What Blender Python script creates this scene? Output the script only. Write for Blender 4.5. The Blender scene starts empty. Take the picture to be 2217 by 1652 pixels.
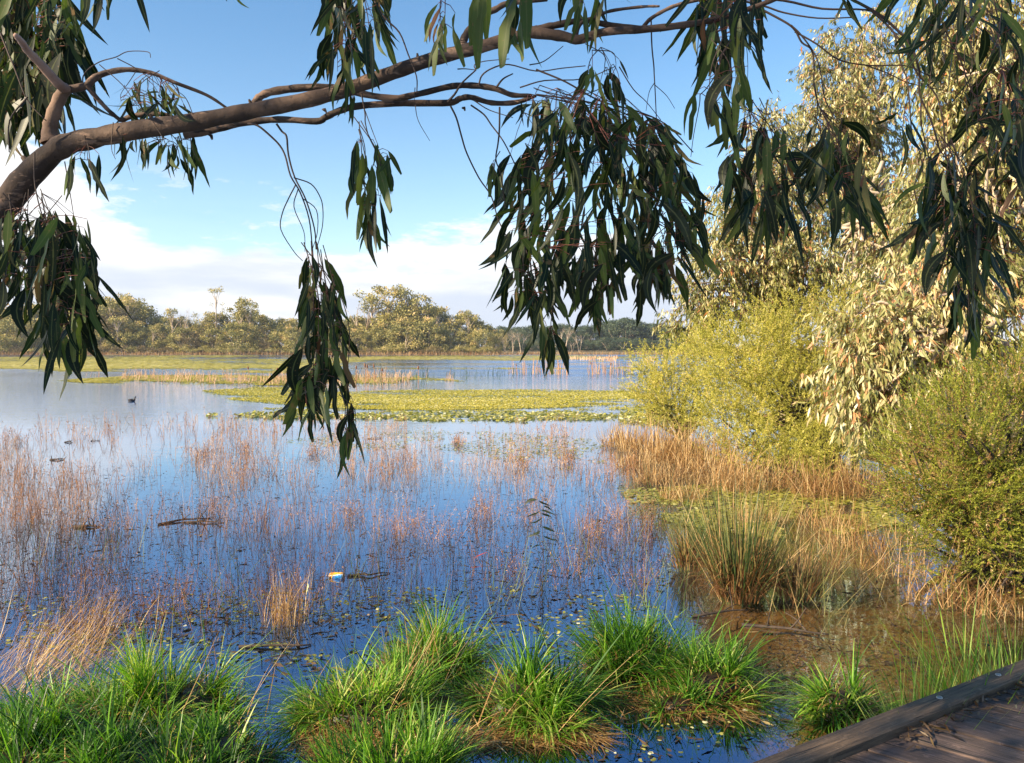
import bpy, math, random
import numpy as np
from mathutils import Vector, Matrix
R = np.random.default_rng(7); random.seed(7)
SC = bpy.context.scene
def rad(a): return math.radians(a)
# ------------------------------------------------------------------ camera, sky, sun, exposure
CAMZ, FP, CU, CV = 2.0, 1731.0, 1108.0, 826.0
PITCH = math.atan(69/FP)
cam = bpy.data.cameras.new('camera'); co = bpy.data.objects.new('camera', cam); SC.collection.objects.link(co)
co.location = (0, 0, CAMZ); co.rotation_euler = (math.pi/2-PITCH, 0, 0)
cam.sensor_width = 36; cam.lens = FP/2216*36; cam.clip_start = .05; cam.clip_end = 6000
SC.camera = co
SUN = np.array([-.80, -.44, .47]); SUN /= np.linalg.norm(SUN)
SUN_EL = math.asin(SUN[2]); SUN_AZ = math.atan2(SUN[0], SUN[1])
sl = bpy.data.lights.new('sun', 'SUN'); sl.energy = 5.0; sl.angle = rad(.5); sl.color = (1, .84, .60)
so = bpy.data.objects.new('sun', sl); SC.collection.objects.link(so)
so.rotation_euler = Vector(-SUN).to_track_quat('-Z', 'Y').to_euler()
so.location = (-10, -6, 12)
SC.view_settings.view_transform = 'Standard'; SC.view_settings.look = 'None'
SC.view_settings.exposure = 1.4; SC.view_settings.gamma = 1
W = bpy.data.worlds.new('World'); SC.world = W; W.use_nodes = True
def N(nt, t, loc=None, **kw):
    n = nt.nodes.new(t)
    for k, v in kw.items(): setattr(n, k, v)
    return n
def math_n(nt, op, a, b=None, c=None, clamp=False):
    n = nt.nodes.new('ShaderNodeMath'); n.operation = op; n.use_clamp = clamp
    for i, x in enumerate((a, b, c)):
        if x is None: continue
        if isinstance(x, (int, float)): n.inputs[i].default_value = x
        else: nt.links.new(x, n.inputs[i])
    return n.outputs[0]
def mix_c(nt, f, a, b, bt='MIX'):
    n = nt.nodes.new('ShaderNodeMix'); n.data_type = 'RGBA'; n.blend_type = bt
    for i, x in ((0, f), (6, a), (7, b)):
        if isinstance(x, (int, float)): n.inputs[i].default_value = x
        elif isinstance(x, tuple): n.inputs[i].default_value = (*x, 1)
        else: nt.links.new(x, n.inputs[i])
    return n.outputs[2]
def maprange(nt, v, a, b, c=0., d=1., smooth=False):
    n = nt.nodes.new('ShaderNodeMapRange'); n.inputs[1].default_value = a; n.inputs[2].default_value = b
    n.inputs[3].default_value = c; n.inputs[4].default_value = d
    if smooth: n.interpolation_type = 'SMOOTHSTEP'
    nt.links.new(v, n.inputs[0]); return n.outputs[0]
def noise(nt, vec, scale, detail=4, rough=.55):
    n = nt.nodes.new('ShaderNodeTexNoise'); n.inputs['Scale'].default_value = scale
    n.inputs['Detail'].default_value = detail; n.inputs['Roughness'].default_value = rough
    if vec is not None: nt.links.new(vec, n.inputs['Vector'])
    return n.outputs['Fac']
def mapping(nt, vec, scale=(1, 1, 1), rot=(0, 0, 0), loc=(0, 0, 0)):
    n = nt.nodes.new('ShaderNodeMapping'); n.inputs['Scale'].default_value = scale
    n.inputs['Rotation'].default_value = rot; n.inputs['Location'].default_value = loc
    nt.links.new(vec, n.inputs['Vector']); return n.outputs[0]
def build_world():
    nt = W.node_tree; nt.nodes.clear()
    out = N(nt, 'ShaderNodeOutputWorld'); bg = N(nt, 'ShaderNodeBackground'); bg.inputs[1].default_value = .068
    sky = N(nt, 'ShaderNodeTexSky', sky_type='NISHITA', sun_disc=False)
    sky.sun_elevation = SUN_EL; sky.sun_rotation = SUN_AZ; sky.air_density = 1.0; sky.dust_density = .0; sky.ozone_density = 1.6
    tc = N(nt, 'ShaderNodeTexCoord'); g = tc.outputs['Generated']
    sep = N(nt, 'ShaderNodeSeparateXYZ'); nt.links.new(g, sep.inputs[0]); x, y, z = sep.outputs
    m = mapping(nt, g, (1, 1, 3.0))
    n1 = noise(nt, m, 3.2, 7, .55); n2 = noise(nt, mapping(nt, g, (1, 1, 3.5), loc=(3, 1, 0)), 11, 7, .65)
    n3 = noise(nt, mapping(nt, g, (1, 1, 7), loc=(5, 2, 1)), 2.6, 5, .55)
    # height of the cloud bank: low in the middle, climbing at the left
    T = maprange(nt, x, -.40, -.53, .135, .27)
    T = math_n(nt, 'ADD', T, math_n(nt, 'MULTIPLY', math_n(nt, 'SUBTRACT', n1, .5), .15))
    T = math_n(nt, 'ADD', T, math_n(nt, 'MULTIPLY', math_n(nt, 'SUBTRACT', n2, .5), .16))
    az = math_n(nt, 'ABSOLUTE', z)
    mask = maprange(nt, math_n(nt, 'SUBTRACT', T, az), -.012, .03, 0, 1, True)
    # loose puffs above the bank on the left
    pm = math_n(nt, 'MULTIPLY', maprange(nt, n2, .50, .62, 0, 1, True), maprange(nt, az, .24, .13, 0, 1, True))
    pm = math_n(nt, 'MULTIPLY', pm, maprange(nt, x, -.12, -.34, 0, .75, True))
    mask = math_n(nt, 'MAXIMUM', mask, pm)
    veil = maprange(nt, az, .40, .03, 0.0, .14, True)
    mask = math_n(nt, 'MAXIMUM', mask, veil)
    shade = maprange(nt, math_n(nt, 'ADD', math_n(nt, 'MULTIPLY', n3, 1.3), math_n(nt, 'MULTIPLY', az, 2.0)), .68, .98, 0, 1, True)
    cc = mix_c(nt, shade, (4.4, 4.85, 5.7), (6.6, 6.6, 6.65))
    sk = N(nt, 'ShaderNodeHueSaturation'); sk.inputs['Saturation'].default_value = 1.20; sk.inputs['Hue'].default_value = .497; sk.inputs['Value'].default_value = 1.24
    nt.links.new(sky.outputs[0], sk.inputs['Color'])
    c = mix_c(nt, mask, sk.outputs[0], cc)
    nt.links.new(c, bg.inputs[0]); nt.links.new(bg.outputs[0], out.inputs[0])
build_world()
# ------------------------------------------------------------------ placing helpers (photo units: 2216 x 1652)
cP, sP = math.cos(PITCH), math.sin(PITCH)
def P(u, v, d):
    """world point seen at (u, v) at distance d ahead"""
    a = (u-CU)/FP; b = (CV-v)/FP
    dy = cP+b*sP; dz = -sP+b*cP
    return np.array([a*d/dy, d, CAMZ+dz*d/dy])
def G(u, v, z=0.):
    a = (u-CU)/FP; b = (CV-v)/FP
    dy = cP+b*sP; dz = -sP+b*cP; t = (z-CAMZ)/dz
    return np.array([a*t, dy*t, z])
def PX(p):
    """photo units of world points (n,3)"""
    p = np.atleast_2d(p); q = p-np.array([0, 0, CAMZ])
    f = q[:, 1]*cP-q[:, 2]*sP; up = q[:, 1]*sP+q[:, 2]*cP
    return CU+FP*q[:, 0]/f, CV-FP*up/f, f
# ------------------------------------------------------------------ mesh building
class Buf:
    def __init__(s): s.v = []; s.f = {3: [], 4: []}; s.t = []; s.w = []; s.n = 0
    def add(s, V, F3=None, F4=None, tint=0.5, mid=0.0):
        V = np.asarray(V, dtype=np.float32).reshape(-1, 3)
        if F3 is not None and len(F3): s.f[3].append(np.asarray(F3).reshape(-1, 3)+s.n)
        if F4 is not None and len(F4): s.f[4].append(np.asarray(F4).reshape(-1, 4)+s.n)
        s.v.append(V); s.t.append(np.broadcast_to(np.asarray(tint, dtype=np.float32), (len(V),)))
        s.w.append(np.broadcast_to(np.asarray(mid, dtype=np.float32), (len(V),)))
        s.n += len(V)
    def mesh(s, name, mat, smooth=True):
        me = bpy.data.meshes.new(name); V = np.concatenate(s.v)
        f3 = np.concatenate(s.f[3]) if s.f[3] else np.zeros((0, 3), int)
        f4 = np.concatenate(s.f[4]) if s.f[4] else np.zeros((0, 4), int)
        me.vertices.add(len(V)); me.vertices.foreach_set('co', V.ravel())
        li = np.concatenate([f3.ravel(), f4.ravel()]).astype(np.int32)
        me.loops.add(len(li)); me.loops.foreach_set('vertex_index', li)
        me.polygons.add(len(f3)+len(f4))
        ls = np.concatenate([np.arange(len(f3))*3, len(f3)*3+np.arange(len(f4))*4]).astype(np.int32)
        me.polygons.foreach_set('loop_start', ls)
        me.polygons.foreach_set('use_smooth', np.full(len(ls), smooth))
        me.update(calc_edges=True)
        a = me.attributes.new('tint', 'FLOAT', 'POINT'); a.data.foreach_set('value', np.concatenate(s.t))
        a = me.attributes.new('mid', 'FLOAT', 'POINT'); a.data.foreach_set('value', np.concatenate(s.w))
        me.materials.append(mat); return me
    def obj(s, name, mat, parent=None, smooth=True, **props):
        return link(bpy.data.objects.new(name, s.mesh(name, mat, smooth)), parent, **props)
def link(o, parent=None, **props):
    SC.collection.objects.link(o)
    if parent is not None: o.parent = parent
    for k, v in props.items(): o[k] = v
    return o
def thing(name, label, cat, loc=(0, 0, 0), group=None):
    o = bpy.data.objects.new(name, None); o.empty_display_size = .1
    SC.collection.objects.link(o); o['label'] = label; o['category'] = cat
    if group: o['group'] = group
    o.location = loc
    return o
def nrm(a): return a/np.maximum(np.linalg.norm(a, axis=-1, keepdims=True), 1e-9)
def rv(n): return nrm(R.normal(size=(n, 3)))
def tube(b, pts, r, sides=6, tint=.5, smooth_n=0, cap=True):
    pts = np.asarray(pts, float); r = np.broadcast_to(np.asarray(r, float), (len(pts),))
    if smooth_n: pts, r = catmull(pts, r, smooth_n)
    n = len(pts); T = np.gradient(pts, axis=0); T = nrm(T)
    ref = np.array([0, 0, 1.]) if abs(T[:, 2]).mean() < .8 else np.array([0, 1., 0])
    A = nrm(np.cross(T, ref)); B = np.cross(T, A)
    ang = np.arange(sides)*2*np.pi/sides
    V = pts[:, None]+r[:, None, None]*(np.cos(ang)[None, :, None]*A[:, None]+np.sin(ang)[None, :, None]*B[:, None])
    V = V.reshape(-1, 3)
    i = np.arange(n-1)[:, None]*sides; j = np.arange(sides)[None]; k = (j+1) % sides
    F = np.stack([i+j, i+k, i+sides+k, i+sides+j], -1).reshape(-1, 4)
    F3 = []
    if cap:
        V = np.concatenate([V, pts[-1:]+T[-1:]*r[-1]*.5]); e = len(V)-1; o = (n-1)*sides
        F3 = [[o+a, o+(a+1) % sides, e] for a in range(sides)]
    b.add(V, F3, F, tint)
def catmull(P_, r, k):
    n = len(P_); Q = np.vstack([2*P_[0]-P_[1], P_, 2*P_[-1]-P_[-2]]); out = []; rr = []
    for i in range(n-1):
        p0, p1, p2, p3 = Q[i:i+4]
        for t in np.arange(k)/k:
            out.append(.5*((2*p1)+(p2-p0)*t+(2*p0-5*p1+4*p2-p3)*t*t+(3*p1-p0-3*p2+p3)*t**3)); rr.append(r[i]*(1-t)+r[i+1]*t)
    out.append(P_[-1]); rr.append(r[-1]); return np.array(out), np.array(rr)
def tubes3(b, A, Bp, Cp, r0, r1, tint):
    """many thin 3-sided stems through A, Bp, Cp (n,3)"""
    n = len(A); pts = np.stack([A, Bp, Cp], 1); rr = np.stack([r0, (r0+r1)/2, r1], 1)
    T = nrm(Cp-A); X = nrm(np.cross(T, rv(n))); Y = np.cross(T, X)
    ang = np.arange(3)*2*np.pi/3
    V = pts[:, :, None]+rr[:, :, None, None]*(np.cos(ang)[None, None, :, None]*X[:, None, None]+np.sin(ang)[None, None, :, None]*Y[:, None, None])
    V = V.reshape(-1, 3); F = []
    for s_ in range(2):
        for j in range(3):
            k = (j+1) % 3; F.append([s_*3+j, s_*3+k, s_*3+3+k, s_*3+3+j])
    F = (np.array(F)[None]+np.arange(n)[:, None, None]*9).reshape(-1, 4)
    b.add(V, None, F, np.repeat(np.broadcast_to(tint, (n,)), 9))
def diamonds(b, B, D, L, Wd, tint, nrmv=None):
    """2-triangle leaves"""
    n = len(B); S = nrm(np.cross(D, rv(n) if nrmv is None else nrmv)); L = np.broadcast_to(L, (n,))[:, None]; Wd = np.broadcast_to(Wd, (n,))[:, None]
    V = np.stack([B, B+D*L*.45+S*Wd/2, B+D*L, B+D*L*.45-S*Wd/2], 1).reshape(-1, 3)
    F = (np.array([0, 1, 2, 3])[None]+np.arange(n)[:, None]*4)
    b.add(V, None, F, np.repeat(np.broadcast_to(tint, (n,)), 4))
def lances(b, B, D, Nn, L, Wd, tint, curve=.15, sickle=.12):
    """curved 4-face leaves"""
    n = len(B); S = nrm(np.cross(D, Nn)); M = np.cross(S, D)
    L = np.broadcast_to(L, (n,))[:, None]; Wd = np.broadcast_to(Wd, (n,))[:, None]
    cv = R.normal(0, curve, (n, 1)); sk = R.normal(0, sickle, (n, 1))
    def c(t): return B+D*L*t+M*L*cv*t*t+S*L*sk*(t*(1-t))*2
    c1, c2, c3 = c(.28), c(.65), c(1.)
    V = np.stack([B, c1+S*Wd*.5, c1-S*Wd*.5, c2+S*Wd*.38, c2-S*Wd*.38, c3], 1).reshape(-1, 3)
    o = np.arange(n)[:, None]*6
    F3 = np.concatenate([np.array([0, 2, 1])+o, np.array([3, 4, 5])+o]); F4 = np.array([1, 2, 4, 3])+o
    b.add(V, F3, F4, np.repeat(np.broadcast_to(tint, (n,)), 6))
def blades(b, B, az, L, Wd, th0, droop, tint, segs=4, twist=None):
    """grass blades; az heading, th0 lean from vertical at base, droop added along length"""
    n = len(B); L = np.broadcast_to(L, (n,)); Wd = np.broadcast_to(Wd, (n,))
    H = np.stack([np.cos(az), np.sin(az), np.zeros(n)], 1); U = np.array([0, 0, 1.])
    ta = az+np.pi/2+(R.normal(0, .7, n) if twist is None else twist)
    S = np.stack([np.cos(ta), np.sin(ta), np.zeros(n)], 1)
    p = B.copy(); pts = [p]; 
    for s_ in range(segs):
        th = (th0+droop*((s_+.5)/segs)**1.3)[:, None]
        p = p+(L/segs)[:, None]*(U*np.cos(th)+H*np.sin(th)); pts.append(p)
    V = []
    for s_ in range(segs):
        w = Wd*(1-.75*(s_/segs)**1.5)
        if s_ == 0: w = w*.7
        V += [pts[s_]+S*w[:, None]/2, pts[s_]-S*w[:, None]/2]
    V.append(pts[segs]); V = np.stack(V, 1); k = V.shape[1]; o = np.arange(n)[:, None]*k
    F4 = np.concatenate([np.array([2*s_, 2*s_+1, 2*s_+3, 2*s_+2])+o for s_ in range(segs-1)])
    F3 = np.array([2*segs-2, 2*segs-1, 2*segs])+o
    b.add(V.reshape(-1, 3), F3, F4, np.repeat(np.broadcast_to(tint, (n,)), k))
def box(b, c, s, M=None, tint=.5):
    x, y, z = np.array(s)/2
    V = np.array([[i*x, j*y, k*z] for i in (-1, 1) for j in (-1, 1) for k in (-1, 1)])
    if M is not None: V = V@np.array(M).T
    F = [[0, 1, 3, 2], [4, 6, 7, 5], [0, 4, 5, 1], [2, 3, 7, 6], [0, 2, 6, 4], [1, 5, 7, 3]]
    b.add(V+np.array(c), None, F, tint)
# ------------------------------------------------------------------ materials
def newmat(name):
    m = bpy.data.materials.new(name); m.use_nodes = True; nt = m.node_tree; nt.nodes.clear()
    out = N(nt, 'ShaderNodeOutputMaterial'); return m, nt, out
def ramp(nt, fac, stops):
    n = nt.nodes.new('ShaderNodeValToRGB'); cr = n.color_ramp
    while len(cr.elements) > 1: cr.elements.remove(cr.elements[0])
    cr.elements[0].position = stops[0][0]; cr.elements[0].color = (*stops[0][1], 1)
    for p, c in stops[1:]:
        e = cr.elements.new(p); e.color = (*c, 1)
    nt.links.new(fac, n.inputs[0]); return n.outputs[0]
def leaf_mat(name, stops, transl=.3, rough=.5, spec=.4, tcol=1.3, patch=0, coarse=None, midrib=None, tyel=(1.1, 1.15, .45)):
    m, nt, out = newmat(name)
    at = N(nt, 'ShaderNodeAttribute', attribute_name='tint')
    c = ramp(nt, at.outputs['Fac'], stops)
    geo = N(nt, 'ShaderNodeNewGeometry')
    if coarse:
        c = mix_c(nt, math_n(nt, 'MULTIPLY', maprange(nt, noise(nt, geo.outputs['Position'], coarse[0], 2), .4, .65), coarse[2]), c, coarse[1])
    if patch:
        tc = N(nt, 'ShaderNodeTexCoord')
        pn = noise(nt, tc.outputs['Object'], patch, 3, .6)
        c = mix_c(nt, math_n(nt, 'MULTIPLY', maprange(nt, pn, .63, .68), .8), c, (.16, .09, .045))
    if midrib:
        at2 = N(nt, 'ShaderNodeAttribute', attribute_name='mid')
        rb = maprange(nt, math_n(nt, 'ABSOLUTE', at2.outputs['Fac']), .05, .16, 1, 0)
        c = mix_c(nt, math_n(nt, 'MULTIPLY', rb, .55), c, midrib)
    pb = N(nt, 'ShaderNodeBsdfPrincipled'); nt.links.new(c, pb.inputs['Base Color'])
    pb.inputs['Roughness'].default_value = rough; pb.inputs['Specular IOR Level'].default_value = spec
    if transl:
        tr = N(nt, 'ShaderNodeBsdfTranslucent'); tcn = mix_c(nt, 1., c, tuple(x*tcol for x in tyel), 'MULTIPLY')
        nt.links.new(tcn, tr.inputs[0]); mx = N(nt, 'ShaderNodeMixShader'); mx.inputs[0].default_value = transl
        nt.links.new(pb.outputs[0], mx.inputs[1]); nt.links.new(tr.outputs[0], mx.inputs[2]); nt.links.new(mx.outputs[0], out.inputs[0])
    else: nt.links.new(pb.outputs[0], out.inputs[0])
    return m
def bark_mat(name, c1, c2, scale=14, stretch=(1, 1, .25), bump=.4, rough=.85):
    m, nt, out = newmat(name); tc = N(nt, 'ShaderNodeTexCoord')
    mp = mapping(nt, tc.outputs['Object'], stretch)
    n1 = noise(nt, mp, scale, 6, .65); n2 = noise(nt, tc.outputs['Object'], scale*.35, 3)
    c = mix_c(nt, maprange(nt, n1, .35, .65), c1, c2)
    c = mix_c(nt, math_n(nt, 'MULTIPLY', maprange(nt, n2, .5, .62), .6), c, tuple(x*.55 for x in c1))
    if name == 'branch_bark':
        n3 = noise(nt, mapping(nt, tc.outputs['Object'], (.6, 1.5, 2.2)), 5, 5, .7); c = mix_c(nt, math_n(nt, 'MULTIPLY', maprange(nt, n3, .55, .58), .8), c, (.24, .15, .105))
        c = mix_c(nt, math_n(nt, 'MULTIPLY', maprange(nt, noise(nt, tc.outputs['Object'], 60, 3, .7), .62, .70), .7), c, (.012, .008, .006))
    pb = N(nt, 'ShaderNodeBsdfPrincipled'); nt.links.new(c, pb.inputs['Base Color']); pb.inputs['Roughness'].default_value = rough
    bp = N(nt, 'ShaderNodeBump'); bp.inputs['Strength'].default_value = bump; bp.inputs['Distance'].default_value = .01
    nt.links.new(n1, bp.inputs['Height']); nt.links.new(bp.outputs[0], pb.inputs['Normal']); nt.links.new(pb.outputs[0], out.inputs[0])
    return m
def plain(name, col, rough=.6, metal=0, spec=.5):
    m, nt, out = newmat(name); pb = N(nt, 'ShaderNodeBsdfPrincipled'); pb.inputs['Base Color'].default_value = (*col, 1)
    pb.inputs['Roughness'].default_value = rough; pb.inputs['Metallic'].default_value = metal; pb.inputs['Specular IOR Level'].default_value = spec
    nt.links.new(pb.outputs[0], out.inputs[0]); return m
def water_mat():
    m, nt, out = newmat('water'); geo = N(nt, 'ShaderNodeNewGeometry'); pos = geo.outputs['Position']
    sep = N(nt, 'ShaderNodeSeparateXYZ'); nt.links.new(pos, sep.inputs[0]); x, y, z = sep.outputs
    r1 = noise(nt, mapping(nt, pos, (1, 1, 1)), 6.5, 3, .6)
    r2 = noise(nt, mapping(nt, pos, (.35, 1.3, 1)), 2.2, 3, .55)
    r3 = noise(nt, mapping(nt, pos, (.012, .05, 1)), 1.0, 4, .6)       # wind lanes
    near = maprange(nt, y, 10, 34, 0, 1, True)
    wind = math_n(nt, 'MULTIPLY', maprange(nt, y, 36, 62, 0, 1, True), maprange(nt, r3, .40, .60, .25, 1, True))
    wind = math_n(nt, 'MULTIPLY', wind, maprange(nt, x, -18, 4, .35, 1, True))
    st = math_n(nt, 'ADD', math_n(nt, 'MULTIPLY', near, .035), math_n(nt, 'MULTIPLY', wind, .16))
    st = math_n(nt, 'ADD', st, .006)
    h = math_n(nt, 'ADD', r1, math_n(nt, 'MULTIPLY', r2, 1.6))
    bp = N(nt, 'ShaderNodeBump'); bp.inputs['Distance'].default_value = .25
    nt.links.new(st, bp.inputs['Strength']); nt.links.new(h, bp.inputs['Height'])
    vd = N(nt, 'ShaderNodeVectorMath', operation='DOT_PRODUCT'); nt.links.new(geo.outputs['Incoming'], vd.inputs[0]); nt.links.new(bp.outputs[0], vd.inputs[1])
    fc = math_n(nt, 'ABSOLUTE', vd.outputs['Value']); FR = math_n(nt, 'ADD', .045, math_n(nt, 'MULTIPLY', .955, math_n(nt, 'POWER', math_n(nt, 'SUBTRACT', 1., fc, clamp=True), 4.6)))
    gl = N(nt, 'ShaderNodeBsdfGlossy'); gl.inputs['Roughness'].default_value = .015; gl.inputs[0].default_value = (.97, .98, 1, 1)
    nt.links.new(bp.outputs[0], gl.inputs['Normal'])
    nt.links.new(math_n(nt, 'ADD', .012, math_n(nt, 'MULTIPLY', wind, .14)), gl.inputs['Roughness'])
    tr = N(nt, 'ShaderNodeBsdfTransparent'); tr.inputs[0].default_value = (.82, .78, .68, 1)
    nt.links.new(mix_c(nt, maprange(nt, FR, .05, .80), (.38, .62, 1.), (.93, .97, 1.)), gl.inputs[0])
    df = N(nt, 'ShaderNodeBsdfDiffuse'); df.inputs[0].default_value = (.035, .12, .34, 1)  # blue of reflected high sky painted in as diffuse water colour
    body = N(nt, 'ShaderNodeMixShader'); nt.links.new(math_n(nt, 'MULTIPLY', near, .9), body.inputs[0]); nt.links.new(tr.outputs[0], body.inputs[1]); nt.links.new(df.outputs[0], body.inputs[2])
    F = maprange(nt, FR, .04, 1, .30, 1)
    F = math_n(nt, 'MINIMUM', F, math_n(nt, 'SUBTRACT', 1., math_n(nt, 'MULTIPLY', wind, .45)))
    mx = N(nt, 'ShaderNodeMixShader'); nt.links.new(F, mx.inputs[0])
    nt.links.new(body.outputs[0], mx.inputs[1]); nt.links.new(gl.outputs[0], mx.inputs[2]); nt.links.new(mx.outputs[0], out.inputs[0])
    return m
def bed_mat():
    m, nt, out = newmat('mud'); geo = N(nt, 'ShaderNodeNewGeometry'); pos = geo.outputs['Position']
    sep = N(nt, 'ShaderNodeSeparateXYZ'); nt.links.new(pos, sep.inputs[0])
    n1 = noise(nt, pos, 3.5, 8, .7); n2 = noise(nt, pos, 30, 5, .7)
    c = mix_c(nt, maprange(nt, n1, .35, .65), (.15, .078, .022), (.38, .21, .065))
    c = mix_c(nt, math_n(nt, 'MULTIPLY', maprange(nt, n2, .5, .7), .7), c, (.02, .012, .006))
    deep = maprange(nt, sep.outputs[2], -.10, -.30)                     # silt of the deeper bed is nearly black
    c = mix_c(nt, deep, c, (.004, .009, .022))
    dry = maprange(nt, sep.outputs[2], .05, .3)
    c = mix_c(nt, dry, c, (.16, .12, .05))
    pb = N(nt, 'ShaderNodeBsdfPrincipled'); nt.links.new(c, pb.inputs['Base Color']); pb.inputs['Roughness'].default_value = .9
    nt.links.new(pb.outputs[0], out.inputs[0]); return m
def wood_mat(name, c1, c2, c3):
    m, nt, out = newmat(name); tc = N(nt, 'ShaderNodeTexCoord'); o = tc.outputs['Object']
    oi = N(nt, 'ShaderNodeObjectInfo')
    va = N(nt, 'ShaderNodeVectorMath', operation='ADD'); nt.links.new(o, va.inputs[0])
    cb = N(nt, 'ShaderNodeCombineXYZ'); nt.links.new(math_n(nt, 'MULTIPLY', oi.outputs['Random'], 37.), cb.inputs[0]); nt.links.new(math_n(nt, 'MULTIPLY', oi.outputs['Random'], 11.), cb.inputs[1])
    nt.links.new(cb.outputs[0], va.inputs[1]); v = va.outputs[0]
    g1 = noise(nt, mapping(nt, v, (2.2, 60, 30)), 2.0, 6, .72); g2 = noise(nt, mapping(nt, v, (2, 5, 5)), 3, 4)
    cr = noise(nt, mapping(nt, v, (.8, 26, 10)), 2.4, 3, .5)
    sp = noise(nt, v, 26, 5, .7)
    c = mix_c(nt, maprange(nt, g1, .35, .66), c1, c2); c = mix_c(nt, math_n(nt, 'MULTIPLY', maprange(nt, g2, .45, .7), .65), c, c3)
    c = mix_c(nt, math_n(nt, 'MULTIPLY', maprange(nt, sp, .58, .7), .5), c, tuple(x*1.8 for x in c2))
    ck = maprange(nt, cr, .37, .33)
    c = mix_c(nt, ck, c, (.008, .006, .005))
    c = mix_c(nt, 1., c, mix_c(nt, oi.outputs['Random'], (.75, .75, .8), (1.25, 1.2, 1.15)), 'MULTIPLY')
    pb = N(nt, 'ShaderNodeBsdfPrincipled'); nt.links.new(c, pb.inputs['Base Color']); pb.inputs['Roughness'].default_value = .72
    h = math_n(nt, 'SUBTRACT', g1, math_n(nt, 'MULTIPLY', ck, 1.5))
    bp = N(nt, 'ShaderNodeBump'); bp.inputs['Strength'].default_value = .9; bp.inputs['Distance'].default_value = .006
    nt.links.new(h, bp.inputs['Height']); nt.links.new(bp.outputs[0], pb.inputs['Normal']); nt.links.new(pb.outputs[0], out.inputs[0]); return m
M = {}
M['water'] = water_mat(); M['mud'] = bed_mat()
M['near_leaf'] = leaf_mat('near_leaf', [(0, (.005, .010, .004)), (.5, (.009, .020, .006)), (.8, (.06, .09, .02)), (.92, (.09, .10, .03)), (1, (.13, .055, .03))], .22, .42, .24, 2.6, patch=26, midrib=(.12, .13, .05))  # dark stops paint in shade, the lighter greens paint in sunlit leaves
M['gum_leaf'] = leaf_mat('gum_leaf', [(0, (.045, .065, .018)), (.35, (.16, .165, .042)), (.65, (.34, .31, .11)), (.93, (.68, .57, .33)), (1, (.45, .16, .05))], .25, .38, .6, 1.1)  # cream end of the ramp paints sun glare into the leaves
M['far_leaf'] = leaf_mat('far_leaf', [(0, (.07, .08, .025)), (.45, (.27, .24, .075)), (.8, (.48, .39, .14)), (1, (.55, .36, .16))], .2, .6, .3, 1.0)
M['far_leaf_hazed'] = leaf_mat('far_leaf_hazed', [(0, (.03, .05, .035)), (.6, (.07, .10, .055)), (1, (.14, .15, .07))], .15, .6, .3)  # distance haze painted into the leaf colour of the farthest trees
M['far_leaf_tan'] = leaf_mat('far_leaf_tan', [(0, (.07, .055, .022)), (.6, (.17, .125, .055)), (1, (.28, .19, .10))], .15, .6, .3)
M['yellow_leaf'] = leaf_mat('yellow_leaf', [(0, (.08, .08, .010)), (.5, (.32, .30, .045)), (.85, (.62, .54, .12)), (1, (.56, .42, .18))], .35, .5, .35, 1.2)
M['needle'] = leaf_mat('needle', [(0, (.02, .028, .005)), (.5, (.11, .13, .016)), (.85, (.33, .34, .035)), (1, (.28, .19, .06))], .3, .5, .35, 1.3)
M['grass'] = leaf_mat('grass', [(0, (.012, .038, .005)), (.4, (.045, .135, .012)), (.75, (.14, .30, .022)), (.93, (.27, .42, .045)), (1, (.42, .38, .14))], .38, .45, .4, 1.5)
M['straw'] = leaf_mat('straw', [(0, (.09, .035, .012)), (.4, (.26, .13, .045)), (.75, (.45, .28, .11)), (1, (.62, .46, .24))], .25, .5, .3, 1.1, tyel=(1.1, 1., .8))
M['dead_stem'] = leaf_mat('dead_stem', [(0, (.03, .014, .010)), (.35, (.13, .058, .036)), (.75, (.50, .24, .105)), (1, (.62, .42, .27))], .15, .6, .2, 1.0, tyel=(1.1, 1., .8))
M['rush'] = leaf_mat('rush', [(0, (.02, .035, .010)), (.4, (.07, .11, .025)), (.7, (.26, .20, .07)), (1, (.48, .28, .13))], .2, .5, .4, tyel=(1.1, 1., .7))
M['weed'] = leaf_mat('weed', [(0, (.13, .13, .015)), (.5, (.42, .36, .03)), (.85, (.60, .50, .08)), (1, (.70, .62, .30))], .2, .5, .3)
M['pad'] = leaf_mat('pad', [(0, (.10, .11, .015)), (.5, (.33, .31, .05)), (.8, (.52, .46, .13)), (1, (.80, .74, .50))], .3, .3, .6)
M['debris'] = leaf_mat('debris', [(0, (.015, .010, .006)), (.6, (.09, .05, .022)), (.9, (.24, .16, .07)), (1, (.40, .36, .16))], .1, .5, .4)
M['branch_bark'] = bark_mat('branch_bark', (.030, .018, .014), (.115, .070, .048), 11, (1, 1, 1), 1.0)
M['pale_bark'] = bark_mat('pale_bark', (.30, .22, .15), (.52, .42, .31), 5, (1, 1, .3), .3)
M['sunlit_bark'] = bark_mat('sunlit_bark', (.26, .15, .11), (.46, .29, .22), 12, (1, 1, 1), .6); M['half_lit_bark'] = bark_mat('half_lit_bark', (.11, .065, .045), (.26, .16, .11), 12, (1, 1, 1), .6)  # fork limb sunlight painted in as lighter copies of the branch bark
M['dark_bark'] = bark_mat('dark_bark', (.030, .020, .014), (.075, .05, .035), 12)
M['twig_red'] = plain('twig_red', (.13, .035, .02), .55)
M['twig_brown'] = plain('twig_brown', (.05, .028, .02), .7)
M['deck'] = wood_mat('deck', (.030, .019, .014), (.23, .155, .12), (.055, .035, .022))
M['beam'] = wood_mat('beam', (.035, .024, .016), (.19, .125, .075), (.065, .047, .030))
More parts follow.
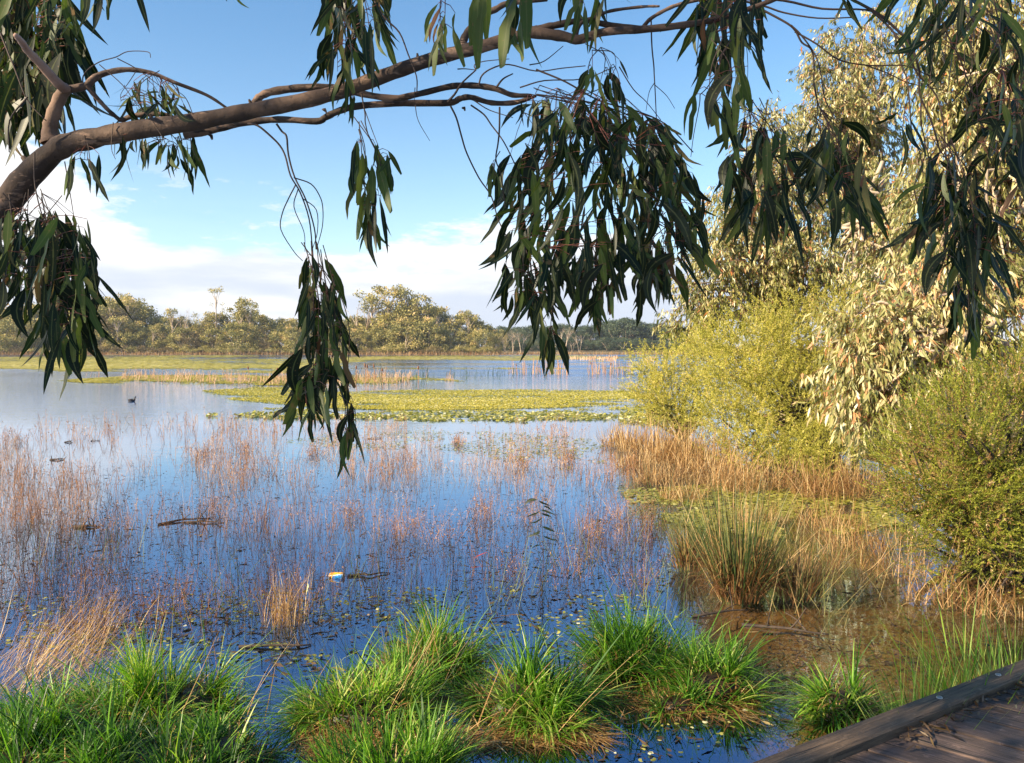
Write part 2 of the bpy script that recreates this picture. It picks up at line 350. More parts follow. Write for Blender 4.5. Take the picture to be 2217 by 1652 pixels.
# ------------------------------------------------------------------ ground and water
def lake_bed():
    xs = np.concatenate([-np.geomspace(2500, 9, 26), np.linspace(-8, 16, 61), np.geomspace(17, 2500, 26)])
    ys = np.concatenate([[-400, -100, -30, -12], np.linspace(-6, 30, 73), np.geomspace(32, 300, 20), [308, 312, 314, 316, 318, 322, 330, 345, 370, 450, 600, 1000, 2500]])
    X, Y = np.meshgrid(xs, ys); Z = np.full(X.shape, -.42)
    def ss(a, b_, v): t = np.clip((v-a)/(b_-a), 0, 1); return t*t*(3-2*t)
    shelf = ss(.9, 2.0, X-.06*(Y-4))*ss(1.5, 3, Y)*(1-ss(9, 13, Y))
    Z = Z+shelf*.36
    Z = np.maximum(Z, -.42+ss(0, 3.5, X-np.maximum(4.6, np.where(Y > 24, .34*Y, .18*Y+1.2)))*.75*ss(8, 12, Y))
    Z = np.maximum(Z, -.42+ss(0, 3, X-6.5)*.7*ss(4, 7, Y)*(1-ss(18, 24, Y)))
    Z = np.maximum(Z, -.42+ss(311, 320, Y-3*np.sin(X*.05))*.75+ss(325, 700, Y)*5)
    Z = np.maximum(Z, -.42+ss(-2, -8, Y)*.9)
    Z = Z+.025*np.sin(X*2.3+Y*1.1)*np.cos(Y*1.9-X)*(Y < 40)
    b = Buf(); V = np.stack([X, Y, Z], -1).reshape(-1, 3); nx, ny = len(xs), len(ys)
    i = (np.arange(ny-1)[:, None]*nx+np.arange(nx-1)[None]).ravel()
    b.add(V, None, np.stack([i, i+1, i+nx+1, i+nx], 1)); b.obj('lake_bed', M['mud'], kind='structure')
lake_bed()
b = Buf(); b.add([[-1500, -6, 0], [1500, -6, 0], [1500, 330, 0], [-1500, 330, 0]], None, [[0, 1, 2, 3]])
b.obj('lake_water', M['water'], smooth=False, kind='structure')

# ------------------------------------------------------------------ floating plants (world-space outlines)
def pip(poly, u, v):
    poly = np.asarray(poly, float); ins = np.zeros(len(u), bool); j = len(poly)-1
    for i in range(len(poly)):
        xi, yi = poly[i]; xj, yj = poly[j]
        c = ((yi > v) != (yj > v)) & (u < (xj-xi)*(v-yi)/(yj-yi+1e-12)+xi); ins ^= c; j = i
    return ins
def vnoise(x, y, seed=0):
    def h(a, b_): return np.modf(np.abs(np.sin(a*127.1+b_*311.7+seed*17.3)*43758.5453))[0]
    xi, yi = np.floor(x), np.floor(y); fx, fy = x-xi, y-yi; fx = fx*fx*(3-2*fx); fy = fy*fy*(3-2*fy)
    return (h(xi, yi)*(1-fx)+h(xi+1, yi)*fx)*(1-fy)+(h(xi, yi+1)*(1-fx)+h(xi+1, yi+1)*fx)*fy
def fb(x, y, s=0): return (vnoise(x, y, s)+.5*vnoise(x*2.1, y*2.1, s+1)+.25*vnoise(x*4.3, y*4.3, s+2))/1.75
def sample_poly(poly, n):
    """points on the water inside an outline given in photo units, spread evenly in the picture"""
    poly = np.asarray(poly, float); lo, hi = poly.min(0), poly.max(0); out = []
    while sum(len(o) for o in out) < n:
        q = R.uniform(lo, hi, (n*2, 2)); out.append(q[pip(poly, q[:, 0], q[:, 1])])
    q = np.concatenate(out)[:n]; return q[:, 0], q[:, 1]
def edge_d(poly, u, v):
    poly = np.asarray(poly, float)*[.25, 1]; q = np.stack([u*.25, v], 1); d = np.full(len(u), 1e9)
    for i in range(len(poly)):
        a, c = poly[i-1], poly[i]; e = c-a; t = np.clip(((q-a)@e)/(e@e), 0, 1); d = np.minimum(d, np.linalg.norm(q-a-t[:, None]*e, axis=1))
    return d
def floats(b, poly, n, size, thr, fs=(.02, .12), seed=0, h=.01, tint=(.5, .2), stretch=1.):
    u, v = sample_poly(poly, n); f = fb(u*fs[0], v*fs[1], seed)-.30*(1-np.clip(edge_d(poly, u, v)/9, 0, 1)); k = f > thr-.03+R.normal(0, .07, n); u, v, f = u[k], v[k], f[k]
    n = len(u); g = np.array([G(a, c) for a, c in zip(u, v)]) if n else np.zeros((0, 3))
    r = size*R.uniform(.5, 1.3, n)*g[:, 1]/25; ang = R.uniform(0, 6.28, n)
    hx = np.arange(5)*2*np.pi/5
    V = np.stack([g[:, None, 0]+r[:, None]*stretch*np.cos(hx+ang[:, None])*R.uniform(.7, 1.3, (n, 5)),
                  g[:, None, 1]+r[:, None]*1.4*np.sin(hx+ang[:, None])*R.uniform(.7, 1.3, (n, 5)),
                  .006+R.uniform(0, h, (n, 5))*np.ones((n, 1))], -1).reshape(-1, 3)
    o = np.arange(n)[:, None]*5
    b.add(V, np.concatenate([np.array([0, 1, 2])+o]), np.array([0, 2, 3, 4])+o, np.repeat(np.clip(tint[0]+(f-.5)*.6+R.normal(0, tint[1], n), 0, 1), 5))
b = Buf()
floats(b, [(-120, 769.5), (760, 769.5), (1460, 769), (1460, 775), (1100, 781), (820, 778), (700, 800), (620, 809), (300, 804), (-120, 806)], 44000, .085, .31, (.006, .16), 1, .02, (.62, .2))
floats(b, [(1220, 771), (1460, 770), (1460, 783), (1240, 783)], 2500, .10, .40, (.01, .2), 2, .02, (.6, .2))
floats(b, [(820, 797), (1330, 793), (1420, 797), (1300, 800), (900, 801)], 2500, .07, .46, (.02, .4), 5, .02, (.55, .2))
floats(b, [(110, 824), (300, 813), (620, 812), (900, 812), (1010, 826), (860, 832), (600, 835), (380, 832), (180, 829)], 24000, .05, .31, (.010, .14), 3, .03, (.55, .2))
floats(b, [(430, 846), (640, 833), (760, 848), (960, 842), (1360, 845), (1420, 858), (1340, 878), (1130, 887), (900, 889), (700, 884), (500, 866)], 50000, .030, .35, (.006, .17), 4, .03, (.60, .24))
floats(b, [(560, 880), (900, 883), (1360, 876), (1400, 895), (800, 896), (560, 894)], 9000, .03, .52, (.02, .2), 9, .03, (.45, .2))
floats(b, [(430, 828), (560, 836), (900, 838), (900, 842), (560, 841)], 2500, .03, .45, (.02, .2), 8, .03, (.35, .2))
b.obj('floating_weed', M['weed'], smooth=False, kind='stuff', label='bright yellow green mats of weed floating on the lake')
def pads(b, poly, n, size, thr, fs, seed, tilt, zmax, tint=.55, tsd=.28):
    u, v = sample_poly(poly, n); f = fb(u*fs[0], v*fs[1], seed)-.22*(1-np.clip(edge_d(poly, u, v)/6, 0, 1)); k = f > thr-.02; u, v = u[k], v[k]; n = len(u)
    g = np.array([G(a, c) for a, c in zip(u, v)]); r = size*R.uniform(.5, 1.2, n); nn = nrm(np.stack([R.normal(0, tilt, n), R.normal(-tilt*.3, tilt, n), np.ones(n)], 1))
    A = nrm(np.cross(nn, rv(n))); B_ = np.cross(nn, A); hx = np.arange(7)*2*np.pi/7
    c = g+np.stack([np.zeros(n), np.zeros(n), .008+R.uniform(0, 1, n)**2*zmax+r*tilt*.5], 1)
    V = c[:, None]+r[:, None, None]*(np.cos(hx)[None, :, None]*A[:, None]+np.sin(hx)[None, :, None]*B_[:, None])
    V[:, 0] = c+(V[:, 0]-c)*.35   # the notch
    o = np.arange(n)[:, None]*7
    b.add(V.reshape(-1, 3), np.array([0, 5, 6])+o, np.concatenate([np.array([0, 1, 2, 3])+o, np.array([0, 3, 4, 5])+o]), np.repeat(np.clip(R.normal(tint, tsd, n), 0, 1), 7))
b = Buf()
pads(b, [(860, 893), (1200, 890), (1345, 897), (1340, 912), (1150, 914), (880, 913), (800, 905)], 4600, .055, .40, (.02, .2), 3, .30, .04, .50)
pads(b, [(440, 895), (640, 893), (860, 897), (860, 909), (640, 910), (440, 906)], 2200, .055, .45, (.02, .2), 4, .4, .06, .5)
pads(b, [(1345, 880), (1420, 880), (1500, 925), (1340, 915)], 1200, .07, .3, (.02, .2), 5, .3, .06, .5)
b.obj('water_lily_pads', M['pad'], smooth=False, kind='stuff', label='strip of olive and cream lily pads across the water')
b = Buf()
pads(b, [(1340, 1062), (1600, 1045), (1880, 1060), (1960, 1140), (1700, 1175), (1480, 1140), (1380, 1110)], 6500, .030, .33, (.012, .03), 7, .12, .012, .55, .13)
pads(b, [(700, 935), (1100, 930), (1300, 950), (1350, 1040), (1000, 985), (560, 965)], 3600, .03, .50, (.01, .06), 9, .12, .012, .35)
pads(b, [(0, 1290), (700, 1280), (1300, 1260), (1500, 1330), (1250, 1400), (600, 1450), (0, 1400)], 1500, .017, .5, (.01, .03), 11, .15, .008, .25)
pads(b, [(1300, 1600), (1640, 1520), (1700, 1600), (1500, 1652), (1250, 1652)], 45, .013, .2, (.01, .03), 12, .1, .006, .6)
b.obj('small_floating_leaves', M['pad'], smooth=False, kind='stuff', label='small round leaves floating on the shallow water')
# ------------------------------------------------------------------ cattails and reeds far out
def reed_field(b, poly, n, h, lean=.12, tint=(.6, .2), w=.012, thr=.3, fs=(.02, .05), seed=0):
    u, v = sample_poly(poly, n); k = fb(u*fs[0], v*fs[1], seed) > thr; u, v = u[k], v[k]; n = len(u)
    g = np.array([G(a, c) for a, c in zip(u, v)]); g[:, 2] = -.05
    H = h*R.uniform(.35, 1.1, n); d = nrm(np.stack([R.normal(0, lean, n), R.normal(0, lean, n), np.ones(n)], 1))
    C = g+d*H[:, None]; mid = (g+C)/2+R.normal(0, .02, (n, 3)); W_ = np.full(n, w)*g[:, 1]/50
    tubes3(b, g, mid, C, W_, W_*.5, np.clip(R.normal(tint[0], tint[1], n), 0, 1))
b = Buf()
reed_field(b, [(170, 815), (420, 814), (560, 818), (900, 812), (1000, 826), (780, 834), (560, 834), (330, 828)], 800, .75, .26, (.98, .12), .018, .40)
reed_field(b, [(480, 822), (900, 818), (880, 834), (500, 834)], 450, .7, .3, (.98, .08), .016, .25)
reed_field(b, [(1230, 776), (1420, 775), (1420, 786), (1230, 779)], 420, .8, .15, (1.0, .1), .03, .3)
reed_field(b, [(1100, 806), (1370, 806), (1370, 816), (1100, 812)], 160, 1.4, .08, (.85, .12), .016, .3)
b.obj('dry_reed_bed', M['dead_stem'], kind='stuff', label='dry pinkish reeds standing in the lake')
b = Buf()
reed_field(b, [(880, 815), (1230, 808), (1370, 810), (1370, 818), (960, 822)], 170, .9, .12, (.25, .1), .012, .35)
reed_field(b, [(560, 818), (930, 815), (930, 834), (560, 834)], 240, .8, .15, (.25, .1), .012, .3)
b.obj('green_reed_shoots', M['rush'], kind='stuff', label='thin green reed shoots rising from the lake')
def cattail(u, v, vt, label, grp='brown-headed cattails out in the lake'):
    g = G(u, v); top = P(u+random.uniform(-4, 4), vt, g[1]); t = thing('cattail', label, 'cattail', g, grp)
    b = Buf(); h = top-g; tube(b, [[0, 0, -.1], h*.5+[.02, 0, 0], h*.8], [.02, .018, .012], 5, .7, cap=False); b.obj('stem', M['dead_stem'], t)
    b = Buf(); tube(b, [h*.78, h*.82, h*.95, h], [.012, .05, .05, .012], 7, .45); b.obj('seed_head', M['dead_stem'], t)
for u, v, vt, l in [(791, 830, 786, 'tallest brown cattail of the pair just right of the middle hanging spray'), (797, 829, 789, 'second cattail of the pair just right of the middle hanging spray'),
                    (770, 829, 791, 'cattail touching the right edge of the middle hanging spray'), (812, 828, 787, 'slim cattail in open water right of the cattail pair'),
                    (905, 830, 792, 'lone cattail far right of the dry reed bed'), (828, 829, 797, 'short cattail beside green reed shoots'),
                    (540, 824, 793, 'cattail above the middle of the dry reed bed'), (600, 824, 796, 'cattail above the dry reed bed near the middle hanging spray'),
                    (1282, 812, 783, 'tall dry cattail in blue water left of the yellow bush'), (1322, 814, 785, 'tall dry cattail nearest the yellow bush'),
                    (1120, 812, 788, 'pale cattail below the long central hanging leaves')]:
    cattail(u, v, vt, l)

# ------------------------------------------------------------------ dead stems standing in the flooded shallows
def dead_stems():
    b = Buf(); Q = []
    def add(poly, ncl, thr, h0, per, tint, seed, hv=.3):
        u, v = sample_poly(poly, ncl*4); f = fb(u*.006, v*.012, seed); k = f > thr+R.normal(0, .06, len(u)); u, v = u[k][:ncl], v[k][:ncl]
        for a, c in zip(u, v):
            g = G(a, c); n = max(1, int(R.poisson(per)))
            for _ in range(n): Q.append((g[0]+R.normal(0, .05), g[1]+R.normal(0, .05), h0*R.uniform(1-hv*2, 1+hv), tint))
    add([(-60, 935), (420, 905), (1330, 930), (1400, 1010), (1400, 1060), (-60, 1030)], 700, .48, .40, 2.6, .80, 1)
    add([(-60, 1010), (1380, 1010), (1420, 1100), (1400, 1180), (-60, 1150)], 680, .50, .42, 2.6, .62, 2)
    add([(-60, 1120), (1400, 1130), (1480, 1200), (1480, 1260), (1200, 1290), (700, 1330), (-60, 1300)], 600, .50, .42, 2.3, .20, 3)
    add([(-60, 1250), (650, 1290), (650, 1360), (200, 1400), (-60, 1400)], 110, .40, .36, 2.5, .40, 4)
    Q_ = np.array(Q); n = len(Q_); g = np.stack([Q_[:, 0], Q_[:, 1], np.full(n, -.08)], 1)
    d = nrm(np.stack([R.normal(0, .2, n), R.normal(0, .2, n), np.ones(n)], 1)); H = Q_[:, 2]
    C = g+d*H[:, None]; mid = (g+C)/2+R.normal(0, .012, (n, 3)); ds = np.clip(g[:, 1]/9, .8, 2.2)
    w = .0016*ds*R.uniform(.6, 1.6, n); t = np.clip(Q_[:, 3]+R.normal(0, .22, n), 0, 1)
    tubes3(b, g, mid, C, w, w*.45, t)
    # side twigs and curled seed husks
    for rep in range(3):
        s = R.uniform(.35, .97, n)[:, None]; B0 = g+(C-g)*s
        dd = nrm(d*.7+rv(n)*.75); L = R.uniform(.03, .12, n)[:, None]
        k = R.random(n) < .75
        tubes3(b, B0[k], (B0+dd*L*.5)[k], (B0+dd*L)[k], w[k]*.6, w[k]*.35, t[k])
        e = (B0+dd*L)[k]; m_ = R.random(len(e)) < .65; e = e[m_]
        diamonds(b, e, rv(len(e)), R.uniform(.010, .024, len(e))*np.clip(e[:, 1]/9, .8, 2), R.uniform(.005, .011, len(e))*np.clip(e[:, 1]/9, .8, 2), np.clip(t[k][m_]*.85+R.normal(0, .1, len(e)), 0, 1))
    b.obj('dead_stems', M['dead_stem'], kind='stuff', label='thousands of dead reddish stems standing in the flooded shallows')
    # denser bushy dead weeds, distinct clumps
    b = Buf()
    for (a, c, s) in [(525, 975, .26), (215, 1250, .3), (990, 960, .2), (455, 1110, .24), (1140, 1130, .3), (870, 1160, .3), (1340, 1120, .3), (1400, 1140, .28), (330, 1320, .3), (1060, 1120, .26), (950, 1170, .3), (640, 1320, .32),
                      (760, 1120, .28), (70, 1130, .3), (150, 1150, .3), (240, 1150, .26), (1230, 1250, .3), (1100, 1260, .3), (1385, 1270, .3), (1290, 1160, .26), (680, 985, .24), (20, 1290, .34), (200, 1370, .3), (30, 960, .3), (440, 985, .22), (1230, 1000, .25), (1130, 1010, .25)]:
        g = G(a, c); n = 46; B0 = g+np.stack([R.normal(0, s*.35, n), R.normal(0, s*.35, n), np.full(n, -.05)], 1)
        D = nrm(np.stack([R.normal(0, .4, n), R.normal(0, .4, n), np.ones(n)], 1)); L = s*R.uniform(.6, 1.6, n)[:, None]
        w = np.full(n, .0015)*max(.8, g[1]/8); tb = .62 if c < 1200 else .45; t = np.clip(R.normal(tb, .2, n), 0, 1)
        tubes3(b, B0, B0+D*L*.5+R.normal(0, .01, (n, 3)), B0+D*L, w, w*.5, t)
        k = np.repeat(np.arange(n), 9); f = R.uniform(.3, 1.1, len(k))[:, None]; e = B0[k]+D[k]*L[k]*f+R.normal(0, .025, (len(k), 3))
        diamonds(b, e, rv(len(k)), R.uniform(.008, .03, len(k)), .006*max(.8, g[1]/8), np.clip(R.normal(tb, .2, len(k)), 0, 1))
    b.obj('dead_weed_clumps', M['dead_stem'], kind='stuff', label='bushy rust coloured dead weeds standing in the shallows')
dead_stems()
def rush_stalks():
    """long thin dark-green rush stalks leaning through the shallows"""
    b = Buf()
    for (a, c, n, L0, lean, heading, tint) in [(500, 1330, 34, 1.0, .75, 2.6, .2), (600, 1440, 18, .95, .7, 2.5, .15), (900, 1440, 14, 1.0, .25, 1.2, .3), (760, 1290, 30, .7, .5, .8, .2), (1120, 1300, 46, .75, .45, 1.0, .3),
                                       (1380, 1300, 36, .8, .5, 1.6, .4), (1240, 1220, 40, .7, .4, 1.6, .5), (250, 1220, 22, .6, .4, 1.2, .4), (1500, 1150, 30, .9, .5, 2.4, .35), (1750, 1330, 40, .8, .8, 1.6, .65), (1950, 1280, 30, .8, .7, 1.2, .70), (1800, 1200, 50, .5, .4, 1.2, .75), (1900, 1150, 36, .45, .4, 1.6, .75), (1680, 1180, 24, .45, .4, 1.6, .75), (60, 1230, 20, .7, .5, .8, .4)]:
        g = G(a, c); B0 = g+np.stack([R.normal(0, .22, n), R.normal(0, .22, n), np.full(n, -.05)], 1)
        az = heading+R.normal(0, 1.1, n); blades(b, B0, az, L0*R.uniform(.4, 1.15, n), .0045*max(.8, c and g[1]/6), R.normal(lean, .25, n), R.normal(.12, .15, n), np.clip(R.normal(tint, .18, n), 0, 1), 4)
    b.obj('rush_stalks', M['rush'], kind='stuff', label='long thin rush stalks crossing over the flooded shallows')
rush_stalks()
def debris():
    b = Buf()
    def scat(poly, n, L, w, tint, z=.012):
        u, v = sample_poly(poly, n); k = fb(u*.02, v*.03, 5) > .38; u, v = u[k], v[k]; n = len(u)
        g = np.array([G(a, c) for a, c in zip(u, v)]); g[:, 2] = .004+R.uniform(0, z, n); a = R.uniform(0, 6.28, n)
        D = np.stack([np.cos(a), np.sin(a), R.normal(0, .08, n)], 1)
        diamonds(b, g, D, L*R.lognormal(0, .5, n), w*R.uniform(.6, 1.6, n), np.clip(R.normal(tint, .2, n), 0, 1), np.tile([0., 0, 1], (n, 1))+R.normal(0, .3, (n, 3)))
    scat([(-60, 1000), (1400, 1000), (1480, 1320), (-60, 1420)], 5200, .045, .014, .35, .03)
    scat([(300, 1300), (1300, 1280), (1300, 1420), (560, 1480), (300, 1400)], 700, .05, .02, .3)
    scat([(1480, 1330), (2216, 1200), (2216, 1380), (1950, 1480), (1640, 1480)], 1300, .05, .012, .3)
    scat([(1250, 1570), (1680, 1440), (1750, 1560), (1500, 1652), (1250, 1652)], 260, .05, .012, .35)
    b.obj('floating_debris', M['debris'], smooth=False, kind='stuff', label='dead leaves and stem scraps floating among the stalks')
    b = Buf()
    for poly, n in (([(640, 1560), (900, 1590), (1280, 1560), (1300, 1610), (1050, 1620), (900, 1645), (640, 1640)], 2600), ([(1260, 1490), (1660, 1480), (1600, 1560), (1280, 1530)], 900)):
        u, v = sample_poly(poly, n); g = np.array([G(a, c) for a, c in zip(u, v)]); g[:, 2] = .004+R.uniform(0, .02, n); a = R.normal(-.3, .9, n)
        D = np.stack([np.cos(a), np.sin(a), R.normal(0, .06, n)], 1)
        diamonds(b, g, D, R.uniform(.05, .22, n), R.uniform(.003, .008, n), np.clip(R.normal(.45, .25, n), 0, 1), np.tile([0., 0, 1], (n, 1)))
    b.obj('floating_straw', M['straw'], smooth=False, kind='stuff', label='raft of orange brown straw floating below the green tussocks')
debris()

b = Buf(); box(b, (0, 700, 39), (2400, 1500, 80)); HZ = bpy.data.materials.new('haze'); HZ.use_nodes = True; nt = HZ.node_tree; nt.nodes.clear()
o_ = N(nt, 'ShaderNodeOutputMaterial'); pv_ = N(nt, 'ShaderNodeVolumePrincipled'); pv_.inputs['Color'].default_value = (.80, .88, 1, 1); pv_.inputs['Density'].default_value = .00016; pv_.inputs['Anisotropy'].default_value = .2
nt.links.new(pv_.outputs[0], o_.inputs[1]); b.obj('haze', HZ, smooth=False, kind='stuff', label='thin pale haze over the lake')
# ------------------------------------------------------------------ grass tussocks
def tussock(u, v, rad_, H, n, label, cat='grass tussock', name='grass_tussock', tint=.5, ry=None, dead=.25, sprawl=1., flat=0., mound=.12, grp='green grass tussocks in the flooded foreground', w=.0055):
    g = G(u, v); t = thing(name, label, cat, g, grp); ry = ry or rad_*.75
    if grp.startswith('green'): H *= .74; n = int(n*.62); rad_ *= 1.08; w = .0082; sprawl *= 1.25; dead = dead*1.5
    def base(n, k=1.):
        r = np.sqrt(R.random(n))*k; a = R.uniform(0, 6.28, n); X = r*rad_*np.cos(a); Y = r*ry*np.sin(a)
        return np.stack([X, Y, mound*(1-r**2)-.02], 1), a, r
    b = Buf()
    nt_ = 1+n//34; tb, ta_, tr_ = base(nt_)              # little tufts inside the tussock
    k = R.integers(0, nt_, n); B0 = tb[k]+R.normal(0, .018, (n, 3))*[1, 1, .3]; r = tr_[k]
    az = ta_[k]+R.normal(0, 1.15, n)
    th = np.abs(R.normal(.12+.75*r*sprawl, .28, n))+flat; dr = np.abs(R.normal(.55, .5, n))*sprawl
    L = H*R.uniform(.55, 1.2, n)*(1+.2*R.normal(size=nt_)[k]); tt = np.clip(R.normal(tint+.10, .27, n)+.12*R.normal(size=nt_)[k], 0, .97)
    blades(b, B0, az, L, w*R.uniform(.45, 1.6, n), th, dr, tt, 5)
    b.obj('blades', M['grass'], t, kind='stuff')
    b = Buf(); m_ = int(n*dead); B0, az, r = base(m_, 1.08); az = az+R.normal(0, .5, m_)
    blades(b, B0, az, H*R.uniform(.25, .7, m_), w*R.uniform(.7, 1.3, m_), np.abs(R.normal(.9, .4, m_)), np.abs(R.normal(1.0, .4, m_)), np.clip(R.normal(.5, .25, m_), 0, 1), 4)
    b.obj('dead_blades', M['straw'], t, kind='stuff')
    b = Buf(); q = 18; rings = [(1.02, -.08), (.98, mound*.25), (.8, mound*.7), (.45, mound*.95)]; V = []
    for rr, z in rings:
        for i in range(q):
            a = i*6.283/q; j = .78* 1+.12*math.sin(i*2.7+rr*9)+.06*math.sin(i*5.1); V.append([rr*rad_*j*math.cos(a), rr*ry*j*math.sin(a), z])
    V.append([0, 0, mound]); F4 = [[k_*q+i, k_*q+(i+1) % q, (k_+1)*q+(i+1) % q, (k_+1)*q+i] for k_ in range(3) for i in range(q)]
    b.add(V, [[3*q+i, 3*q+(i+1) % q, 4*q] for i in range(q)], F4, .05); b.obj('root_mass', M['debris'], t)
    return t
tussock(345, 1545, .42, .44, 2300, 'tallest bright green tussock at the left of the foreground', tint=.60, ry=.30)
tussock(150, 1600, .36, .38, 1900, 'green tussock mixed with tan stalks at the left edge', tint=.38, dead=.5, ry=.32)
tussock(30, 1690, .30, .42, 1300, 'shade-tinted dark tussock in the bottom left corner', tint=.28)  # low tint paints the corner's shade into the blades
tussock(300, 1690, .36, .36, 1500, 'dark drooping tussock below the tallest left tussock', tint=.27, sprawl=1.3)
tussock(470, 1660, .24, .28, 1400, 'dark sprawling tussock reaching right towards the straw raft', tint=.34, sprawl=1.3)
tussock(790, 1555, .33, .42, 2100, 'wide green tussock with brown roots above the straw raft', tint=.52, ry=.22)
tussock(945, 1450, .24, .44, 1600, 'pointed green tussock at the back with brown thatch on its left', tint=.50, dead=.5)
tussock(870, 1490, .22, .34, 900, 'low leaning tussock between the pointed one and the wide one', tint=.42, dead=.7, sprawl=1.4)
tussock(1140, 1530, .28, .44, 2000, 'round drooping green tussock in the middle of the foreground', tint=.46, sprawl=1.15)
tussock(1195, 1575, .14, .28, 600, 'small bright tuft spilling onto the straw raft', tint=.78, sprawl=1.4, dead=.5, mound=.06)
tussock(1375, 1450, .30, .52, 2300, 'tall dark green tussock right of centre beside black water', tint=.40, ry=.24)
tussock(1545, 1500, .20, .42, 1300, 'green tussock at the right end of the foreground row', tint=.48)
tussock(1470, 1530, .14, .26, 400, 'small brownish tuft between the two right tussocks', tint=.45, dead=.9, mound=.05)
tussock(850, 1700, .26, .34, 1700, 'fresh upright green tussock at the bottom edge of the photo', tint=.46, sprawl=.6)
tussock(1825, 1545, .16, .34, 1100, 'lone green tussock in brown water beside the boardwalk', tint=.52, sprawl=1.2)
KA, KB = G(1630, 1647, .57), G(2216, 1424, .57)         # outer top edge of the boardwalk kerb
KD = nrm(KB-KA); KN = np.array([KD[1], -KD[0], 0])       # KN points towards the deck
for s, off, h, n, l in ((1.02, .10, .42, 130, 'sparse bright grass tuft growing up beside the middle of the kerb'), (1.22, .12, .34, 150, 'short bright grass tuft beside the kerb bolt'),
                     (1.62, .12, .50, 190, 'tall bright grass tuft by the far end of the kerb'), (1.92, .12, .46, 210, 'thick sunlit grass tuft at the far end of the kerb')):
    h *= .48; p = KA+KD*s-KN*off; u_, v_, _ = PX([[p[0], p[1], 0]])
    tussock(u_[0], v_[0], .09, .46+h*.5, n, l, tint=.88, sprawl=.45, mound=.12, grp='grass tufts along the boardwalk kerb', w=.006)
tussock(150, 1730, .34, .38, 1700, 'dark tussock cut off by the bottom edge near the left corner', tint=.25)  # corner shade painted in by the low tint here too
tussock(410, 1740, .26, .28, 1600, 'dark tussock cut off by the bottom edge below the sprawling one', tint=.30)
# pale dry grass leaning from the left
def leaning(u, v, n, L, heading, lean, tint, label, spread=.3, w=.004, mat='straw', name='dry_grass_clump', cat='dry grass', grp='dry tan grass clumps', droop=.35, sd=.35):
    g = G(u, v); t = thing(name, label, cat, g, grp); b = Buf()
    B0 = np.stack([R.normal(0, spread, n), R.normal(0, spread*.7, n), np.full(n, -.03)], 1)
    blades(b, B0, heading+R.normal(0, sd, n), L*R.uniform(.45, 1.1, n), w*R.uniform(.6, 1.3, n), R.normal(lean, .22, n), R.normal(droop, .3, n), np.clip(R.normal(tint, .3, n), 0, 1), 5)
    b.obj('blades', M[mat], t, kind='stuff'); return t
leaning(10, 1500, 210, .62, .5, .75, .60, 'dry tan grass sweeping right from the left edge above the tussocks', .22)
leaning(110, 1440, 260, .40, .9, .5, .55, 'brown matted dry grass behind the left tussocks', .22)
leaning(190, 1360, 150, .35, 1.2, .5, .45, 'rust brown dry clump standing in water behind the left tussock', .16)
leaning(620, 1350, 170, .45, 1.6, .2, .60, 'upright tan and green dry clump left of the floating can', .09, sd=1.5)
leaning(330, 1640, 14, .75, 1.1, .35, .55, 'few long brown stalks arching over the dark left tussocks', .3, .005, sd=.8)
leaning(960, 1600, 22, .75, .3, .9, .8, 'few tan stalks lying across the middle tussocks', .35, .006, sd=.6)
leaning(880, 1520, 40, .6, 1.0, .35, .7, 'thin tan stalks rising from the pointed back tussock', .12, .004, sd=1.2)

# rush tussock in front of the bushes
def rush(u, v, s, n, label, tint=.35, spread=.16, ngreen=None):
    g = G(u, v); t = thing('rush_tussock', label, 'rush tussock', g, 'rush tussocks beside the bushes'); b = Buf()
    r = np.sqrt(R.random(n)); a = R.uniform(0, 6.28, n); B0 = np.stack([r*spread*np.cos(a), r*spread*np.sin(a), np.zeros(n)], 1)
    blades(b, B0, a+R.normal(0, .5, n), s*R.uniform(.5, 1.1, n), .0075, np.abs(R.normal(.05+.34*r, .16, n)), R.normal(.12, .12, n), np.clip(R.normal(tint, .3, n), 0, 1), 5)
    b.obj('stalks', M['rush'], t, kind='stuff')
    b = Buf(); m_ = int(n*1.3); r = np.sqrt(R.random(m_)); a = R.uniform(0, 6.28, m_); B0 = np.stack([r*spread*1.1*np.cos(a), r*spread*1.1*np.sin(a), R.uniform(0, .3, m_)*(1-r)+.02], 1)
    blades(b, B0, a+R.normal(0, .4, m_), s*R.uniform(.2, .55, m_), .010, np.abs(R.normal(.25, .2, m_)), np.abs(R.normal(1.3, .7, m_)), np.clip(R.normal(.25, .18, m_), 0, 1), 5)
    b.obj('dead_skirt', M['straw'], t, kind='stuff')
rush(1600, 1300, 1.0, 430, 'large spiky rush tussock with rusty dead skirt in the shallow water', .40, .16)
rush(1725, 1295, .55, 150, 'smaller brown rush tussock leaning right beside the large one', .62, .16)
rush(1490, 1235, .6, 120, 'thin rush clump just left of the large spiky tussock', .5, .12)
def dry_clump(u, v, s, n, label, tint=.72):
    s *= .78; n = int(n*.75)
    g = G(u, v); t = thing('dry_grass_clump', label, 'dry grass', g, 'dry straw clumps along the right bank'); b = Buf()
    r = np.sqrt(R.random(n)); a = R.uniform(0, 6.28, n); B0 = np.stack([r*.75*s*np.cos(a), r*.6*s*np.sin(a), np.zeros(n)], 1); k = max(1, g[1]/8)
    blades(b, B0, R.uniform(0, 6.28, n), s*R.uniform(.3, 1.15, n), .0055*k, np.abs(R.normal(.7, .5, n)), R.normal(.4, .9, n), np.clip(R.normal(tint+.1, .26, n), 0, 1), 4)
    b.obj('blades', M['straw'], t, kind='stuff')
